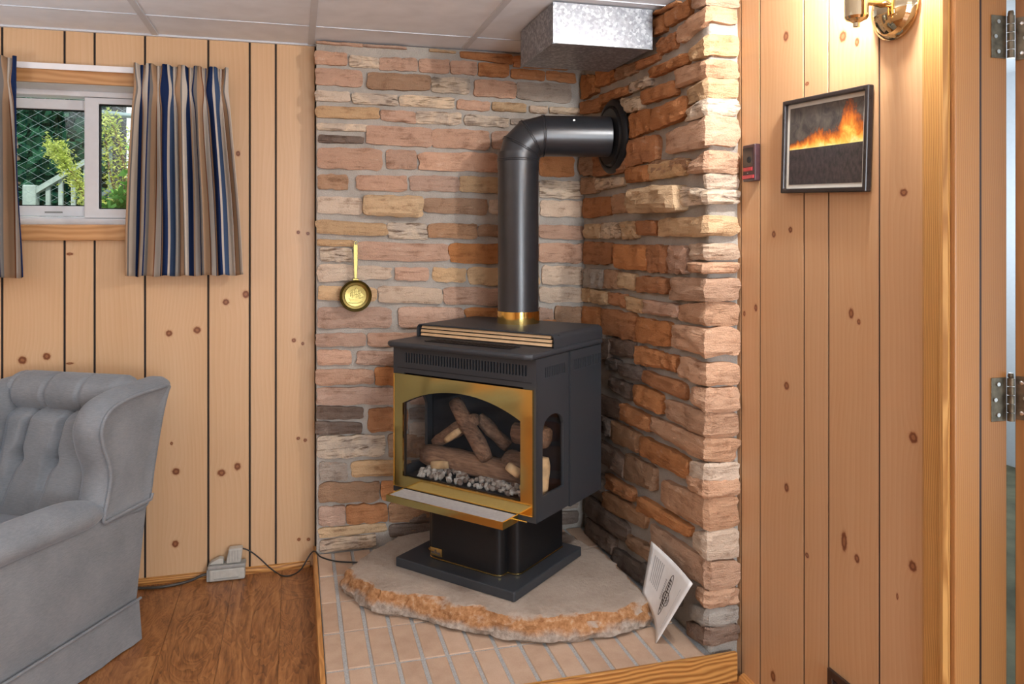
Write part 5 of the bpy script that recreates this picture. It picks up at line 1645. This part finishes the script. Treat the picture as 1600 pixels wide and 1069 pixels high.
# chain-link fence
fyv = 4.75
cf_ = tag(empty('chain_link_fence', (-1.4, fyv, gz_)), 'chain link fence with a top rail outside the window', 'fence')
def fl_(o): o.matrix_parent_inverse = Matrix.Translation((1.4, -fyv, -gz_)); return o
wm = MB(); fx0, fx1, fz0, fz1 = -2.6, -.2, gz_+.02, 2.44
d_ = .046
def zig(x_base, ph):
    pts_ = []; z_ = fz0; k = ph
    while z_ < fz1:
        pts_.append((x_base + (d_/2 if k % 2 else -d_/2), fyv + (.002 if k % 2 else -.002), z_)); z_ += d_*.62; k += 1
    return pts_
x_ = fx0
k_ = 0
while x_ < fx1:
    wm.tube(zig(x_, k_ % 2), .0014, 4, cap=False); x_ += d_; k_ += 1
fl_(wm.build('wire_mesh', M['fence_wire'], cf_, smooth=True))
rz_ = onY(190, 178, fyv).z
fl_(MB().tube([(fx0, fyv+.02, fz1), (fx1, fyv+.02, fz1)], .02, 10).build('top_rail', M['fence_wire'], cf_, smooth=True))
for x in (-2.55, -.25): fl_(MB().tube([(x, fyv+.02, gz_-.05), (x, fyv+.02, fz1+.05)], .024, 10).build('post', M['fence_wire'], cf_, smooth=True))
pa_, pb_ = onY(152, 175, fyv), onY(222, 183, fyv)
fl_(MB().tube([pa_, pb_+(pb_-pa_)*1.2], .014, 10).build('mid_rail', M['fence_wire'], cf_, smooth=True))

# wooden stair railing
ry = 6.6
rl0 = empty('stair_railing', (onY(45, 320, ry).x, ry, gz_)); tag(rl0, 'weathered wooden stair railing seen through the left pane', 'railing')
def rr2(o): o.matrix_parent_inverse = Matrix.Translation(-rl0.location); return o
pA, pB = onY(52, 302, ry), onY(140, 250, ry); pA.y = ry
sl = (pB.z-pA.z)/(pB.x-pA.x)
xe = pA.x+1.6
def bar(x0, z0, x1, z1, w, th_, mb): 
    mb.add([(x0, ry-th_, z0-w), (x1, ry-th_, z1-w), (x1, ry+th_, z1-w), (x0, ry+th_, z0-w), (x0, ry-th_, z0+w), (x1, ry-th_, z1+w), (x1, ry+th_, z1+w), (x0, ry+th_, z0+w)],
           [(0,3,2,1),(4,5,6,7),(0,1,5,4),(1,2,6,5),(2,3,7,6),(3,0,4,7)]); return mb
rr2(bar(pA.x, pA.z, xe, pA.z+sl*1.6, .022, .04, MB()).build('hand_rail', M['rail_wood'], rl0))
rr2(bar(pA.x+.3, pA.z-.12, xe, pA.z-.12+sl*1.3, .016, .03, MB()).build('lower_rail', M['rail_wood'], rl0))
rr2(MB().box(pA.x-.06, pA.x+.03, ry-.05, ry+.05, gz_, pA.z+.06).build('newel_post', M['rail_wood'], rl0, bevel=.01))
for k in range(16):
    x = pA.x+.10+.085*k
    rr2(MB().box(x-.014, x+.014, ry-.016, ry+.016, gz_, pA.z+sl*(x-pA.x)-.02).build('baluster', M['rail_wood'], rl0))
# neighbouring house, lap siding
hx0_ = onY(198, 250, 6.2).x; hyv = 6.2
hs = tag(empty('neighbour_house', (hx0_, hyv, gz_)), 'white sided house corner behind the right window pane', 'house')
def hs_(o): o.matrix_parent_inverse = Matrix.Translation(-hs.location); return o
hs_(MB().box(hx0_+.02, hx0_+3.0, hyv+.02, hyv+2, gz_, 4.2).build('house_wall', M['siding_white'], hs))
for k in range(13):
    z0 = gz_+.115*k
    hs_(MB().add([(hx0_, hyv-.012, z0), (hx0_+3.0, hyv-.012, z0), (hx0_+3.0, hyv+.004, z0+.118), (hx0_, hyv+.004, z0+.118), (hx0_, hyv+.02, z0), (hx0_+3.0, hyv+.02, z0), (hx0_+3.0, hyv+.02, z0+.118), (hx0_, hyv+.02, z0+.118)],
       [(0,1,2,3),(4,7,6,5),(0,4,5,1),(1,5,6,2),(2,6,7,3),(3,7,4,0)]).build('siding_board', M['siding_white'], hs))
pcol = onY(188, 250, 5.9)
tag(MB().box(pcol.x-.050, pcol.x+.020, 5.9, 6.0, gz_, 3.6).build('dark_post', M['dark_wood'], bevel=.006), 'dark weathered post beside the white house', 'post')

def leaves(mb, c, n_, spread, size, r_, flat=.4):
    for _ in range(n_):
        p = Vector((r_.gauss(0, spread[0]), r_.gauss(0, spread[1]), r_.gauss(0, spread[2])))+Vector(c)
        a = r_.uniform(0, 6.28); el = r_.uniform(-.6, .9); s_ = size*r_.uniform(.6, 1.3)
        u = Vector((math.cos(a)*math.cos(el), math.sin(a)*math.cos(el), math.sin(el))); v = Vector((r_.uniform(-1, 1), r_.uniform(-1, 1), r_.uniform(-1, 1))); v = (v-u*v.dot(u)).normalized()*flat
        mb.add([p, p+u*s_*.5+v*s_*.5, p+u*s_, p+u*s_*.5-v*s_*.5], [(0, 1, 2, 3)])
def bush(name, label, cat, stems, leafm, nleaf, spread, size, seed, group=None):
    """stems: list of 3-D poly-lines; leaves crowd along them"""
    root = empty(name, (stems[0][0][0], stems[0][0][1], gz_)); tag(root, label, cat, group)
    inv = Matrix.Translation(-Vector(root.location)); r_ = random.Random(seed)
    sm_ = MB(); lm = MB()
    for st in stems:
        cp = curve_pts(st, 6)
        sm_.tube(cp, .008, 5, radii=[.010*(1-.75*i/len(cp)) for i in range(len(cp))])
        for p in cp[len(cp)//5:]: leaves(lm, p, nleaf, spread, size, r_)
    o = sm_.build('stem', M['bark'], root, smooth=True); o.matrix_parent_inverse = inv
    o = lm.build('foliage', leafm, root, fix=False); o.matrix_parent_inverse = inv; o['kind'] = 'stuff'
    return root
by_ = 4.45
b1 = [(-1.20, by_, gz_)] + [tuple(onY(x, y, by_)) for x, y in ((150,345),(132,310),(118,280),(104,258),(93,240),(83,226))]
bush('flowering_branch', 'lime green flower spike leaning across the left pane', 'plant', [b1], M['leaf_lime'], 60, (.022, .03, .022), .020, 5)
b2 = [[(-.86, 4.5, gz_)] + [tuple(onY(x, y, 4.5)) for x, y in ((190,350),(182,310),(172,270),(166,225),(164,185))], [tuple(onY(x, y, 4.5)) for x, y in ((192,350),(196,290),(190,240),(178,200),(168,182))], [tuple(onY(x, y, 4.5)) for x, y in ((195,350),(205,320),(212,260),(205,220))], [tuple(onY(x, y, 4.5)) for x, y in ((165,350),(168,330),(172,318))]]
bush('flowering_shrub', 'tall lime green flowering shrub behind the right pane', 'plant', b2, M['leaf_lime'], 26, (.020, .03, .028), .020, 6)
b3 = [[(-.80, 4.35, gz_)] + [tuple(onY(x, y, 4.35)) for x, y in ((200,350),(195,325),(186,305))], [tuple(onY(x, y, 4.35)) for x, y in ((210,350),(212,318),(215,285))], [tuple(onY(x, y, 4.35)) for x, y in ((180,350),(182,336),(178,320))], [tuple(onY(x, y, 4.35)) for x, y in ((225,350),(222,310),(215,250))]]
bush('leafy_plant', 'broad leaved green plant low in the right pane', 'plant', b3, M['leaf_green'], 7, (.02, .03, .02), .065, 7)
# dark trees behind
r_ = random.Random(21)
for k, (cx, cyv, cz, sx_, sz__, nl) in enumerate(((-2.9, 9.0, 2.6, .75, .75, 1700), (-1.75, 8.6, 2.75, .60, .80, 1500), (-3.9, 9.6, 2.9, .9, .9, 1300), (-2.3, 9.6, 3.9, 1.0, .6, 1300), (-.6, 10.5, 3.2, .8, 1.0, 1000), (-2.35, 7.6, 1.85, 1.15, .42, 1500))):
    root = empty('garden_hedge' if k == 5 else 'garden_tree', (cx, cyv, gz_))
    tag(root, ['dark evergreen tree at the left of the left pane', 'dark evergreen tree behind the stair railing', 'dark tree farthest left beyond the fence', 'tall dark tree crown above the fence', 'dark tree behind the white house', 'low dark hedge behind the stair railing'][k], 'hedge' if k == 5 else 'tree', None if k == 5 else 'garden trees')
    inv = Matrix.Translation(-Vector(root.location))
    bmc = bmesh.new(); bmesh.ops.create_icosphere(bmc, subdivisions=2, radius=1)
    for v in bmc.verts:
        kk_ = 1+.25*nz(v.co.x*2+k, v.co.y*2, v.co.z*2); v.co = Vector((v.co.x*sx_*.85*kk_, v.co.y*.4*kk_, v.co.z*sz__*.95*kk_))+Vector((cx, cyv+.35, cz))
    mec = bpy.data.meshes.new('crown_core'); bmc.to_mesh(mec); bmc.free()
    oc = link('crown_core', mec, M['leaf_dark'], root, True); oc.matrix_parent_inverse = inv
    lm = MB(); leaves(lm, (cx, cyv, cz), nl, (sx_*.6, .35, sz__*.6), .16, r_, .45)
    o = lm.build('foliage', M['leaf_dark'], root, fix=False); o.matrix_parent_inverse = inv; o['kind'] = 'stuff'
    o = MB().tube([(cx, cyv, gz_), (cx+.05, cyv, cz-.2), (cx, cyv, cz+.6)], .09, 8, radii=[.11, .08, .03]).build('trunk', M['bark'], root, smooth=True); o.matrix_parent_inverse = inv
